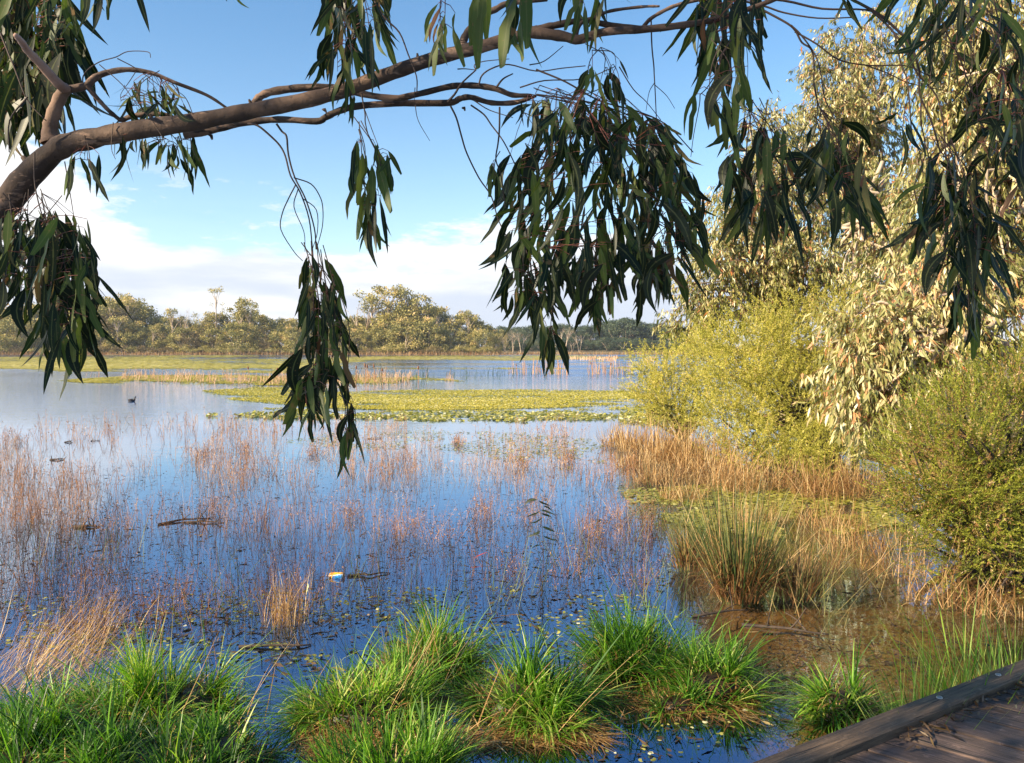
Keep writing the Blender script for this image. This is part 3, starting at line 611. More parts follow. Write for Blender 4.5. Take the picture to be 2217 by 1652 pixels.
for u, v, s, n, l in [(1345, 965, .75, 500, 'dry straw clump at the left foot of the yellow bush'), (1400, 975, 1.0, 800, 'tall pale straw clump under the yellow bush'), (1450, 1000, 1.0, 800, 'straw clump below the middle of the yellow bush'),
                      (1510, 1005, 1.1, 900, 'tallest straw clump leaning in front of the yellow bush'), (1545, 1040, 1.0, 800, 'straw clump left of the big rush tussock top'), (1420, 1045, .6, 500, 'low straw clump out in the water left of the bush'),
                      (1370, 1010, .5, 350, 'small straw clump furthest left in the water'), (1600, 1060, .8, 600, 'straw clump behind the spiky rush tussock'), (1720, 1060, .8, 500, 'straw clump between the rush tussock and the dark bush'),
                      (1800, 1075, .9, 600, 'rusty straw clump under the drooping gum leaves'), (1850, 1060, .7, 400, 'straw clump tucked against the dark green bush'), (1650, 1130, .5, 300, 'thin straw clump among floating leaves'), (1480, 1080, .55, 400, 'short straw clump at the water edge beside floating leaves'),
                      (1790, 1140, .6, 300, 'rusty reed clump standing in shallows right of the floating leaves'), (1860, 1185, .6, 320, 'rusty reed clump under the left side of the needle bush'), (1930, 1240, .5, 260, 'thin rusty reed clump in brown water below the needle bush'),
                      (2040, 1300, .5, 260, 'rusty reed clump under the low branches of the needle bush'), (1760, 1230, .45, 200, 'sparse brown stalks right of the spiky rush tussock'), (2150, 1330, .4, 200, 'brown stalks near the far end of the kerb')]:
    dry_clump(u, v, s, n, l, .55 if u < 1700 else .42)
# ------------------------------------------------------------------ shrubs and trees of the right bank
def unproj(u, v, d): return P(u, v, d)
def blob_points(blobs, n_clump, per, jitter):
    """clump centres near the skin of blobs -> twig bases and outward directions"""
    Bs, Ds, Cs = [], [], []
    for (u, v, d, ru, rv_, rd) in blobs:
        c = P(u, v, d); s = d/FP; rr = np.array([ru*s, rd, rv_*s]); m_ = max(3, int(n_clump*ru*rv_/10000))
        q = rv(m_); f = R.uniform(.45, 1.0, m_)[:, None]; cc = c+q*rr*f; Cs.append(cc)
        k = np.repeat(np.arange(m_), per); sc = jitter*(rr.mean())
        b_ = cc[k]+R.normal(0, 1, (len(k), 3))*sc; dd = nrm((b_-c)/rr*.9+R.normal(0, .35, (len(k), 3)))
        Bs.append(b_); Ds.append(dd)
    return np.concatenate(Bs), np.concatenate(Ds), Cs
def sprig_mesh(b, Bs, Ds, L, k, leafL, leafW, up, spread, tint, tw=.002, stems=True):
    n = len(Bs); D = nrm(Ds+np.array([0, 0, up])); L_ = L*R.uniform(.5, 1.3, n)
    i = np.repeat(np.arange(n), k); f = R.uniform(0, 1, len(i))[:, None]
    B0 = Bs[i]+D[i]*L_[i][:, None]*f; dd = nrm(D[i]*.8+rv(len(i))*spread)
    tt = np.clip(np.repeat(R.normal(tint, .2, n), k)+R.normal(0, .10, len(i)), 0, 1)
    diamonds(b, B0, dd, leafL*R.uniform(.6, 1.3, len(i)), leafW*R.uniform(.7, 1.3, len(i)), tt)
def limbs(root, base, Cs, r0, mat, name='limb', every=3, sides=5, jit=.1, joint=None):
    """limbs from the base to foliage clumps, each an object"""
    base = np.array(base, float); k = 0
    for cc in Cs:
        for c in cc[::every]:
            m1 = base+(c-base)*.35+np.array([0, 0, .12*np.linalg.norm(c-base)])*np.sign(c[2]-base[2]+.01)*.6+R.normal(0, jit, 3)
            m2 = base+(c-base)*.7+R.normal(0, jit, 3)
            b = Buf(); tube(b, [base-root_loc(root), m1-root_loc(root), m2-root_loc(root), c-root_loc(root)], [r0, r0*.6, r0*.35, r0*.12], sides, .3, 3)
            b.obj(name, M[mat], root); k += 1
def root_loc(o): return np.array(o.location)
def shrub(name, label, cat, base, blobs, ncl, per, jitter, L, k, lL, lW, up, spread, tint, mat, r0=.03, every=4, grp=None, bark='dark_bark', foliage='foliage'):
    t = thing(name, label, cat, base, grp); Bs, Ds, Cs = blob_points(blobs, ncl, per, jitter); b = Buf()
    keep = Bs[:, 2] > .03; Bs, Ds = Bs[keep], Ds[keep]
    sprig_mesh(b, Bs-np.array(base), Ds, L, k, lL, lW, up, spread, tint)
    b.obj(foliage, M[mat], t, smooth=False, kind='stuff')
    if mat == 'needle':
        c0 = Bs.mean(0); q = c0+(Bs-c0)*.90+R.normal(0, .05, Bs.shape); q = q[R.random(len(q)) < .5]; b = Buf(); sprig_mesh(b, q-np.array(base), nrm(q-c0), .25, 16, .03, .006, .2, .8, .55); b.obj('dead_sprigs', M['straw'], t, smooth=False, kind='stuff')
    limbs(t, base, Cs, r0, bark, 'stem', every, jit=.12); return t
def at(u, v, d, z=-.1): p = P(u, v, d); return (float(p[0]), float(p[1]), z)
# yellow-green tea-tree shrubs
shrub('yellow_bush', 'rounded yellow green bush at the left end of the right bank', 'bush', at(1480, 900, 18.5), [(1440, 800, 18, 70, 55, .9), (1480, 860, 17.6, 95, 70, 1.0), (1400, 850, 18.2, 50, 55, .7), (1540, 790, 18.5, 80, 70, 1.0), (1385, 800, 18.8, 30, 40, .6), (1440, 890, 18, 70, 50, .8)], 85, 12, .15, .36, 32, .044, .0105, .55, .9, .64, 'yellow_leaf', .035, 5, 'yellow green bushes on the right bank')
shrub('yellow_bush', 'tall yellow green bush with dark forked stem in the middle of the right bank', 'bush', at(1800, 1050, 15.5), [(1640, 760, 16, 110, 90, 1.1), (1750, 720, 16.5, 110, 90, 1.1), (1600, 860, 15.2, 100, 90, 1.0), (1700, 880, 15, 110, 100, 1.0), (1800, 820, 15.6, 90, 110, 1.0), (1840, 690, 16.5, 60, 60, .8), (1560, 780, 16, 60, 60, .8)], 75, 12, .15, .34, 33, .041, .0105, .5, .9, .58, 'yellow_leaf', .05, 4, 'yellow green bushes on the right bank')
shrub('yellow_bush', 'low yellow green bush hanging over the straw in front of the tall one', 'bush', at(1680, 1050, 14), [(1620, 975, 13.6, 80, 60, .8), (1690, 1000, 13.2, 90, 60, .8), (1770, 990, 13.2, 80, 70, .8), (1580, 920, 14.4, 60, 60, .7), (1830, 960, 14, 50, 90, .7), (1890, 900, 15, 50, 60, .7), (1950, 860, 15.5, 60, 70, .8)], 80, 12, .16, .32, 33, .039, .010, .4, 1.0, .56, 'yellow_leaf', .03, 5, 'yellow green bushes on the right bank')
# dark needle-leaved bush close on the right
shrub('needle_bush', 'large dark green needle leaved bush overhanging brown water on the right', 'bush', at(2150, 1240, 7.6), [(2000, 950, 7.2, 50, 50, .45), (2090, 890, 7.4, 70, 50, .5), (2190, 835, 7.6, 70, 60, .5), (2270, 800, 7.8, 70, 60, .5), (2200, 1230, 6.9, 60, 40, .4), (2110, 1195, 6.7, 50, 30, .4), (1975, 1040, 7.0, 50, 50, .4), (2070, 1010, 7.0, 120, 110, .6), (2190, 980, 7.2, 110, 120, .6),
      (1990, 1100, 6.9, 55, 40, .35), (2090, 1120, 6.8, 90, 60, .45), (2200, 1130, 6.9, 90, 90, .5), (1975, 1170, 6.7, 40, 25, .3), (2060, 1245, 6.5, 50, 25, .3), (2160, 1285, 6.4, 60, 25, .3), (2290, 950, 7.6, 110, 150, .6)], 36, 11, .15, .36, 66, .022, .0058, .75, .6, .66, 'needle', .05, 3)
# gum trees behind: drooping lance leaves
def gum(label, base, blobs, ncl, per, jitter, k, lL, lW, tint, mat='gum_leaf', r0=.12, every=4, n_parts=0, bark='pale_bark', droop=.55, name='gum_tree', trunk=None):
    t = thing(name, label, 'tree', base, 'gum trees on the right bank'); Bs, Ds, Cs = blob_points(blobs, ncl, per, jitter)
    n = len(Bs); i = np.repeat(np.arange(n), k); D = nrm(Ds*.9+np.array([0, 0, -droop])+R.normal(0, .2, (n, 3))); L = lL*3.0*R.uniform(.6, 1.2, n)
    f = R.uniform(0, 1, len(i))[:, None]; B0 = Bs[i]+D[i]*L[i][:, None]*f+R.normal(0, .01, (len(i), 3))
    dd = nrm(D[i]*.35+np.array([0, 0, -.95])+R.normal(0, .38, (len(i), 3))); nn = nrm(R.normal(0, 1, (len(i), 3))+SUN*.5)
    LL = lL*R.uniform(.6, 1.25, len(i)); WW = lW*R.uniform(.7, 1.3, len(i))
    tt = np.clip(np.repeat(R.normal(tint, .17, n), k)+R.normal(0, .17, len(i)), 0, .985); tt[R.random(len(i)) < .015] = 1.
    B0 = B0-np.array(base)
    sel = np.zeros(len(i), bool)
    if n_parts:
        u_, v_, dist = PX(B0+np.array(base)); vis = (u_ > 0) & (u_ < 2216) & (v_ > 0) & (v_ < 1652); sz = np.where(vis, LL/dist, 0); sel[np.argsort(-sz)[:n_parts]] = True
    b = Buf(); s_ = ~sel; lances(b, B0[s_], dd[s_], nn[s_], LL[s_], WW[s_], tt[s_]); b.obj('foliage', M[mat], t, kind='stuff')
    b = Buf(); m1 = np.arange(n); A_ = Bs-np.array(base); E = A_+D*L[:, None]; w = np.full(n, .0022)*max(1, base[1]/9)
    tubes3(b, A_, (A_+E)/2+R.normal(0, .01, (n, 3)), E, w, w*.5, .5); b.obj('twigs', M['twig_red'], t, kind='stuff')
    if n_parts:
        vm = []
        for q in range(8):
            bb = Buf(); lances(bb, np.zeros((1, 3)), np.array([[0, 0, -1.]]), np.array([[0, 1., 0]]), 1., .17, [.35+.5*q/7], .18, .2); vm.append(bb.mesh('leaf', M[mat]))
        for j in np.where(sel)[0]:
            o = bpy.data.objects.new('leaf', vm[j % 8]); zz = Vector(-dd[j]); S = Vector(np.cross(dd[j], nn[j])).normalized(); Mx = Matrix((S, zz.cross(S), zz)).transposed()
            o.matrix_basis = Matrix.LocRotScale(Vector(B0[j]), Mx.to_quaternion(), Vector((LL[j]*WW[j]/LL[j]/.17, LL[j], LL[j]))); link(o, t)
    if trunk is None: trunk = [(base[0], base[1], base[2]), tuple(np.mean([np.array(c).mean(0) for c in Cs], 0))]
    b = Buf(); tp = np.array(trunk)-np.array(base); tube(b, tp, np.linspace(r0, r0*.45, len(tp)), 9, .5, 4); b.obj('trunk', M[bark], t)
    mid = np.array(trunk[len(trunk)//2]); limbs(t, mid, Cs, r0*.6, bark, 'limb', every, jit=.25)
    return t
gum('tallest pale gold gum tree with blue sky left of its crown', at(1850, 700, 24), [(1850, 90, 24, 75, 60, 1.3), (1810, 160, 23.5, 75, 70, 1.2), (1870, 190, 24, 80, 80, 1.3), (1800, 260, 23, 95, 80, 1.3), (1880, 300, 23.5, 90, 90, 1.3), (1760, 350, 23, 100, 80, 1.3), (1850, 420, 23, 100, 90, 1.3), (1870, 530, 23, 80, 80, 1.2)],
    62, 7, .12, 11, .17, .034, .52, r0=.16, trunk=[at(1850, 700, 24), P(1850, 600, 24), P(1870, 400, 24), P(1850, 150, 24)])
gum('shorter pale gold gum tree left of the tallest one', at(1700, 760, 21), [(1660, 300, 21, 60, 60, 1.0), (1640, 400, 20.5, 85, 80, 1.1), (1580, 470, 20.5, 70, 60, 1.0), (1720, 450, 20.5, 90, 90, 1.1), (1560, 570, 20, 75, 70, 1.0), (1660, 560, 20, 100, 80, 1.1), (1760, 560, 20, 90, 80, 1.1), (1520, 640, 20, 60, 60, .9), (1600, 660, 20, 90, 50, 1.), (1720, 650, 20, 90, 60, 1.), (1490, 700, 20, 45, 40, .8)],
    62, 7, .12, 11, .16, .033, .52, r0=.14, trunk=[at(1700, 760, 21), P(1700, 650, 21), P(1690, 400, 21)])
gum('gum tree with bare pale trunk standing behind the yellow bushes', at(1855, 760, 17.5), [(1930, 520, 17, 70, 70, .9), (1900, 600, 17, 80, 60, .9), (1990, 480, 17, 70, 80, .9), (1950, 400, 17.5, 55, 60, .8)], 55, 6, .12, 10, .155, .031, .5, r0=.10, trunk=[at(1855, 760, 17.5), P(1852, 640, 17.5), P(1860, 480, 17.5), P(1910, 350, 17.5)])
gum('bright tall gum tree filling the upper right corner', at(2250, 900, 12.5), [(2060, 40, 12.5, 90, 80, .9), (2160, 60, 12, 100, 90, .9), (2030, 160, 12.5, 70, 80, .8), (2130, 190, 12, 100, 90, .9), (2200, 300, 12, 80, 100, .8), (2080, 320, 12.2, 90, 90, .8), (2030, 440, 12, 70, 80, .8), (2140, 450, 12, 100, 90, .8), (2230, 550, 12, 90, 100, .8), (2000, 560, 11.5, 60, 60, .7), (2090, 580, 11.5, 90, 70, .7)],
    60, 5, .13, 10, .155, .026, .52, r0=.13, trunk=[at(2250, 900, 12.5), P(2240, 600, 12.5), P(2190, 200, 12.5), P(2170, -60, 12.5)])
gum('near gum branch of large drooping cream leaves over the yellow bush', at(2230, 1000, 10), [(1960, 640, 10, 70, 55, .6), (2060, 650, 10, 80, 60, .6), (1880, 710, 9.8, 60, 45, .5), (1970, 730, 9.6, 80, 55, .6), (1850, 790, 9.6, 55, 50, .5), (1940, 820, 9.4, 80, 60, .55), (2040, 760, 9.6, 80, 60, .6), (1830, 860, 9.5, 50, 45, .45), (1900, 890, 9.3, 55, 45, .5), (2140, 700, 10, 80, 60, .6)],
    68, 5, .13, 9, .15, .026, .64, r0=.09, n_parts=280, trunk=[at(2230, 1000, 10), P(2200, 800, 10), P(2080, 700, 10), P(1960, 680, 10)], droop=.5)
shrub('background_bush', 'dim olive bush closing the gap behind the gum trunks', 'bush', at(2000, 800, 27), [(1560, 720, 26, 90, 60, 1.2), (1900, 650, 27, 130, 110, 1.5), (2100, 600, 27, 150, 140, 1.5), (2250, 500, 27, 120, 200, 1.5)], 40, 8, .15, .5, 20, .13, .04, .4, .9, .4, 'yellow_leaf', .08, 6)

# ------------------------------------------------------------------ trees across the lake
def far_tree_meshes(kind, seed, mats):
    """local meshes (unit height ~1, scaled by the object) : list of (part name, mesh)"""
    global R
    keep = R; R = np.random.default_rng(seed); tb, lb = Buf(), Buf()
    def clump(c, r, n, q, t):
        p = rv(n)*(R.random(n)[:, None]**.45); B0 = c+p*r*np.array([1, 1, .7]); D = nrm(p*.6+rv(n)*.8)
        diamonds(lb, B0, D, q*R.uniform(.7, 1.4, n), q*.7*R.uniform(.7, 1.3, n), np.clip(t+p[:, 2]*.10+R.normal(0, .14, n), 0, 1))  # tint rises towards each clump's top, painting in light from above
    if kind == 'round':
        for i in range(5):
            a = R.uniform(0, 6.28); e = np.array([math.cos(a)*.28, math.sin(a)*.28, R.uniform(.5, .8)]); tube(tb, [[0, 0, -.03], e*[.3, .3, .45], e], [.012, .008, .003], 4, .5)
        for i in range(42):
            p = rv(1)[0]; c = np.array([p[0]*.36, p[1]*.36, .52+p[2]*.38*(1 if p[2] > 0 else 1.25)]); clump(c, R.uniform(.09, .16), 74, .040, R.normal(.5, .18))
    elif kind == 'tall':
        n = R.integers(4, 7); tube(tb, [[0, 0, -.03], [.02, 0, .4], [.0, .02, .8]], [.016, .012, .006], 5, .5)
        for i in range(n*2):
            a = R.uniform(0, 6.28); r = R.uniform(.08, .26); z = R.uniform(.62, .93); e = np.array([math.cos(a)*r, math.sin(a)*r, z]); tube(tb, [[.01, 0, z-.3], e*[.5, .5, 1]-[0, 0, .1], e], [.008, .006, .003], 4, .5)
            clump(e+[0, 0, .02], R.uniform(.06, .11), 95, .030, R.normal(.55, .14))
        for i in range(9):
            a = R.uniform(0, 6.28); clump(np.array([math.cos(a)*.2, math.sin(a)*.2, R.uniform(.1, .5)]), R.uniform(.08, .14), 70, .038, R.normal(.4, .14))
    elif kind == 'top':
        tube(tb, [[0, 0, -.02], [.005, 0, .5], [0, 0, .85]], [.010, .008, .004], 5, .6)
        for i in range(8):
            a = i*.8; e = np.array([math.cos(a)*.07, math.sin(a)*.07, .95]); tube(tb, [[0, 0, .6+.03*i], e*[.6, .6, .9], e], [.004, .003, .0015], 3, .6); clump(e+[0, 0, R.uniform(-.06, .01)], .045, 30, .018, .55)
        for i in range(5):
            a = R.uniform(0, 6.28); e = np.array([math.cos(a)*.12, math.sin(a)*.12, R.uniform(.55, .75)]); tube(tb, [[0, 0, .4], e], [.004, .0015], 3, .6); clump(e, .04, 22, .016, .5)
    elif kind == 'bare':
        for i in range(3):
            a = R.uniform(0, 6.28); e = np.array([math.cos(a)*.12, math.sin(a)*.12, .65]); tube(tb, [[0, 0, -.02], e*.5, e], [.012, .009, .005], 4, .8)
            for j in range(7):
                p = nrm(e+rv(1)[0]*.6); L = R.uniform(.2, .38); tube(tb, [e*R.uniform(.6, 1), e+p*L*.5, e+p*L+[0, 0, .05]], [.005, .003, .0012], 3, .8)
                if j < 3: clump(e+p*L*.8, .06, 14, .018, .8)
    else:
        for i in range(16):
            p = rv(1)[0]; c = np.array([p[0]*.6, p[1]*.5, .45+abs(p[2])*.4-.15]); clump(c, R.uniform(.18, .28), 60, .06, R.normal(.5, .18))
        tube(tb, [[0, 0, -.05], [.05, 0, .5]], [.02, .01], 4, .5)
    R = keep; out = [('trunk', tb.mesh('trunk', M['pale_bark']))]
    if lb.n: out.append(('crown', lb.mesh('crown', mats, smooth=False)))
    return out
VAR = {}
for kd, ns, mt in (('round', 5, 'far_leaf'), ('tall', 4, 'far_leaf'), ('top', 1, 'far_leaf'), ('bare', 2, 'far_leaf_tan'), ('shrub', 3, 'far_leaf')):
    for i in range(ns): VAR.setdefault(kd, []).append(far_tree_meshes(kd, 100+i*7+len(kd), M[mt]))
VAR['blue'] = [far_tree_meshes('round', 300+i, M['far_leaf_hazed']) for i in range(3)]
VAR['tan'] = [far_tree_meshes('round', 320+i, M['far_leaf_tan']) for i in range(2)]
VAR['tanshrub'] = [far_tree_meshes('shrub', 330, M['far_leaf_tan'])]
def dwhere(u): return 'behind the hanging tip' if u < 1230 else ('right of the hanging tip' if u < 1420 else 'hidden behind the yellow bush')
def far_tree(kind, u, vtop, y, label, width=1., zb=.3, grp='trees in the wood across the lake', name='gum_tree', cat='tree', vi=None):
    top = P(u, vtop, y); H = top[2]-zb; t = thing(name, label, cat, (top[0], y, zb), grp); vs = VAR[kind]; ms = vs[random.randrange(len(vs)) if vi is None else vi]
    t.scale = (H*width, H*width, H/.98); t.rotation_euler = (0, 0, random.uniform(0, 6.28))
    for nme, me in ms: link(bpy.data.objects.new(nme, me), t)
    return t
prof = np.array([(-300, 670), (-100, 660), (60, 655), (180, 650), (232, 640), (271, 642), (293, 650), (317, 662), (342, 676), (366, 676), (400, 688), (420, 702), (450, 684), (500, 676), (522, 668), (560, 678), (612, 682), (680, 684), (740, 690), (790, 680), (842, 668), (875, 655), (905, 650), (941, 660), (967, 677), (1013, 677), (1043, 690), (1066, 696), (1090, 716), (1110, 735)])
def pv(u): return float(np.interp(u, prof[:, 0], prof[:, 1]))
def where(u):
    for lim, s in ((0, 'beyond the left edge leaves'), (230, 'behind the left spray'), (330, 'right of the left spray'), (430, 'left of the thin tree'), (520, 'around the thin tree'), (640, 'left of the middle spray'), (770, 'behind the middle spray'), (870, 'below the tall skyline group'), (960, 'right of the skyline group'), (1100, 'at the wood right end'), (9999, 'right of the wood')):
        if u < lim: return s
u = -260
while u < 1085:
    far_tree('round', u, pv(u)+random.uniform(-3, 9), random.uniform(335, 360), '@ rear olive gums ' + where(u), random.uniform(.85, 1.15), .6); u += random.uniform(16, 26)
u = -250
while u < 1090:
    tv = pv(u); kd = random.choice(['round', 'tall', 'round', 'round', 'tan' if random.random() < .5 else 'round'])
    far_tree(kd, u, tv+(768-tv)*random.uniform(.22, .5), random.uniform(320, 332), '@ lower %s ' % {'round': 'bushy front gums', 'tall': 'slender front gums', 'tan': 'tan front trees'}[kd]+where(u), random.uniform(.9, 1.3), .35); u += random.uniform(17, 28)
u = -240
while u < 1100:
    far_tree('shrub' if random.random() < .75 else 'tanshrub', u, random.uniform(742, 755), random.uniform(316, 319), '@ waterside shrubs '+where(u), random.uniform(.9, 1.5), .2, 'shrubs along the far shore', 'shrub', 'shrub'); u += random.uniform(13, 26)
for kd, u, v, w, l in [('top', 467, 622, 1.0, 'thin flat-topped tree standing highest above the wood left of centre'), ('tall', 522, 645, .9, 'open-crowned gum right of the thin flat-topped tree'), ('tall', 541, 655, .8, 'small open-crowned gum beside the taller one left of centre'), ('tall', 440, 676, .8, 'spindly gum left of the thin flat-topped tree'),
                       ('tall', 842, 617, 1.05, 'tallest open-crowned gum on the skyline right of the middle spray'), ('tall', 806, 628, .9, 'open-crowned gum at the left of the tall skyline group'), ('tall', 878, 624, 1.0, 'open-crowned gum at the right of the tall skyline group'), ('tall', 905, 638, .9, 'gum stepping down right of the tall skyline group'), ('bare', 783, 648, .9, 'bare grey tree left of the tall skyline group'),
                       ('bare', 398, 668, .7, 'small bare dead tree on the skyline'), ('tall', 945, 655, .9, 'feathery gum on the slope right of the skyline group'), ('tall', 1013, 672, .9, 'feathery gum further down the slope of the wood'), ('tall', 372, 668, .8, 'small pointed gum left of the dead skyline tree'), ('tall', 275, 636, 1., 'gum at the top of the left rounded mass'), ('tall', 240, 636, 1., 'gum touching the left hanging spray on the skyline')]:
    far_tree(kd, u, v, 334, l, w*1.1, .5)
for u, v, l in [(1092, 722, 'first pale bare tree at the right end of the wood'), (1110, 712, 'second pale bare tree right of the wood'), (1128, 716, 'third pale bare tree behind the hanging leaves'), (1222, 704, 'pale spreading tree standing alone right of the hanging tip'), (1238, 738, 'small pale tree beside the lone spreading one'), (1254, 722, 'slim pale tree right of the lone spreading one'), (1075, 740, 'small pinkish tree before the wood end')]:
    far_tree('bare', u, v, 322, l, 1.15, .3)
far_tree('tanshrub', 938, 745, 314, 'pale tan rounded shrub at the water edge below the wood', 1.4, .1, 'shrubs along the far shore', 'shrub', 'shrub')
far_tree('tanshrub', 975, 757, 314, 'low tan scrub right of the pale rounded shrub', 1.6, .1, 'shrubs along the far shore', 'shrub', 'shrub')
u = 1085
while u < 1480:
    tv = float(np.interp(u, [1085, 1150, 1200, 1260, 1300, 1345, 1375, 1400, 1430, 1600], [712, 712, 708, 712, 706, 692, 700, 708, 708, 715]))
    far_tree('blue', u, tv-6+random.uniform(-3, 4), random.uniform(440, 470), '@ distant haze-blue trees '+dwhere(u), random.uniform(1., 1.4), 2., 'haze-blue trees on the most distant shore'); u += random.uniform(7, 12)
u = 1080
while u < 1480:
    far_tree('blue', u, random.uniform(728, 742), random.uniform(400, 420), '@ distant low trees '+dwhere(u), random.uniform(1.5, 2.2), 1.5, 'low dark trees on the most distant shore'); u += random.uniform(12, 20)
b = Buf(); n = 9000; xs = R.uniform(-260, 260, n); ys = 312+4*R.random(n)+3*np.sin(xs*.05)
blades(b, np.stack([xs, ys, np.full(n, .0)], 1), R.uniform(0, 6.28, n), R.uniform(.6, 1.8, n), .16, np.abs(R.normal(.2, .2, n)), R.normal(.3, .2, n), np.clip(R.normal(.5, .2, n), 0, 1), 2)
b.obj('shore_grass', M['straw'], kind='stuff', label='thin band of dry grass along the far shoreline')

# ------------------------------------------------------------------ the overhanging gum tree in front
TREE = thing('overhanging_gum_tree', 'overhanging gum tree whose limb and drooping dark leaves frame the lake', 'tree', (-2.9, 1.6, 0))
TO = root_loc(TREE)
def poly3(pts, d0, d1=None, wob=.0):
    n = len(pts); ds = np.linspace(d0, d1 if d1 is not None else d0, n)
    return np.array([P(p[0], p[1], d) for p, d in zip(pts, ds)])-TO
def limb(pts, ths, d0, d1=None, name='branch', mat='branch_bark', sides=12, k=5, bump=.05):
    q = poly3(pts, d0, d1); ds = np.linspace(d0, d1 or d0, len(pts)); r = np.array(ths)/2*ds/FP
    q, r = catmull(q, r, k); r = r*(1+bump*np.sin(np.arange(len(r))*1.7)+R.normal(0, bump*.6, len(r)))
    b = Buf(); tube(b, q, r, sides, .5); return b.obj(name, M[mat], TREE)
# trunk, out of the picture on the left
b = Buf(); q0 = P(-120, 560, 2.2); tube(b, np.array([[-2.9, 1.6, -.4], [-2.85, 1.65, .5], [-2.65, 1.8, 1.3], [-2.2, 2.1, 2.1], q0])-TO, [.17, .14, .12, .08, .041], 14, .5, 5, cap=False); b.obj('trunk', M['branch_bark'], TREE)
b = Buf(); tube(b, np.array([[-2.65, 1.8, 1.3], [-3.1, 1.2, 2.6], [-3.6, .5, 4.0], [-4.2, -.6, 5.6]])-TO, [.11, .09, .07, .03], 10, .5, 5); b.obj('branch', M['branch_bark'], TREE)
b = Buf(); tube(b, np.array([[-3.1, 1.2, 2.6], [-2.2, .4, 3.8], [-.8, -.1, 4.3], [.6, 0, 4.4]])-TO, [.07, .05, .035, .02], 10, .5, 5); b.obj('branch', M['branch_bark'], TREE)
limb([(-120, 560), (0, 455), (60, 383), (130, 320), (200, 300), (300, 281), (420, 264), (530, 243), (650, 220), (740, 197), (830, 165), (930, 130), (1030, 104), (1110, 82), (1164, 66)], [64, 60, 53, 47, 43, 40, 37, 34, 32, 31, 30, 29, 28, 25, 22], 2.2, 2.1)
limb([(1150, 70), (1219, 79), (1253, 86), (1305, 70), (1391, 64), (1460, 57), (1541, 44), (1620, 20), (1700, -10)], [24, 21, 20, 17, 16, 15, 13, 11, 9], 2.1, 2.05)
limb([(1150, 70), (1190, 58), (1236, 48), (1262, 44), (1322, 55), (1391, 63)], [20, 16, 13, 11, 12, 12], 2.12)
limb([(1244, 82), (1256, 52), (1287, 38), (1322, 24), (1390, 15), (1427, 14)], [11, 9, 8, 7, 6, 5], 2.1)
limb([(1391, 60), (1408, 41), (1440, 22), (1470, 10), (1530, -4)], [9, 8, 8, 8, 7], 2.1)
limb([(998, 112), (1006, 80), (1022, 58), (1050, 32), (1074, 20), (1102, 7), (1184, -2)], [18, 16, 15, 14, 13, 12, 10], 2.12)
limb([(112, 310), (108, 285), (112, 260), (127, 218), (141, 193)], [44, 31, 28, 26, 25], 2.2, mat='half_lit_bark')
limb([(141, 193), (124, 179), (86, 137), (60, 110), (46, 90), (34, 77)], [23, 20, 18, 16, 14, 11], 2.2, 1.98, mat='sunlit_bark')
limb([(136, 198), (150, 194), (186, 186), (204, 170), (230, 158), (275, 151), (327, 158), (378, 179), (447, 206), (495, 237)], [18, 17, 16, 15, 12, 11, 9, 8, 7, 5], 2.2, 2.3)
limb([(188, 186), (205, 207), (223, 227), (240, 244), (262, 262)], [12, 10, 9, 9, 8], 2.22, 2.25)
limb([(262, 262), (285, 252), (320, 248), (355, 248), (380, 258), (400, 262)], [10, 11, 10, 9, 9, 12], 2.25)
limb([(548, 228), (560, 212), (584, 200), (636, 192), (690, 189), (735, 192), (782, 203), (851, 213), (909, 203), (978, 187), (1030, 186), (1074, 193), (1109, 206), (1150, 207)], [16, 16, 16, 16, 15, 15, 14, 14, 13, 13, 13, 12, 11, 8], 2.24)
limb([(400, 288), (443, 285), (516, 268), (602, 259), (684, 263), (705, 254), (735, 240), (782, 229), (875, 224), (971, 223), (995, 214), (1019, 211), (1064, 223), (1116, 222), (1160, 208)], [26, 18, 15, 14, 14, 14, 14, 14, 14, 14, 13, 12, 11, 11, 6], 2.28)
for u_, v_, du, dv, th_ in ((330, 262, -4, -14, 9), (545, 228, -6, -12, 8), (742, 178, -3, -10, 8), (455, 288, 4, 14, 8), (905, 128, -2, -12, 7), (700, 232, 6, 12, 6), (62, 350, -14, -10, 14), (1003, 228, 3, 12, 6), (1360, 58, 2, 14, 6)):
    limb([(u_, v_+8), (u_+du*.5, v_+dv*.4), (u_+du, v_+dv)], [th_*1.6, th_, th_*.6], 2.19, name='knot', sides=7, k=2)
TW = []
def twig(pts, th=3.5, d=2.15, d1=None, mat='twig_brown'):
    q = poly3(pts, d, d1); q[1:-1] += R.normal(0, .003, (len(q)-2, 3)) if len(q) > 2 else 0
    b = Buf(); tube(b, q, np.linspace(th, th*.55, len(pts))/2*d/FP, 5, .4, 4); return b.obj('twig', M[mat], TREE)
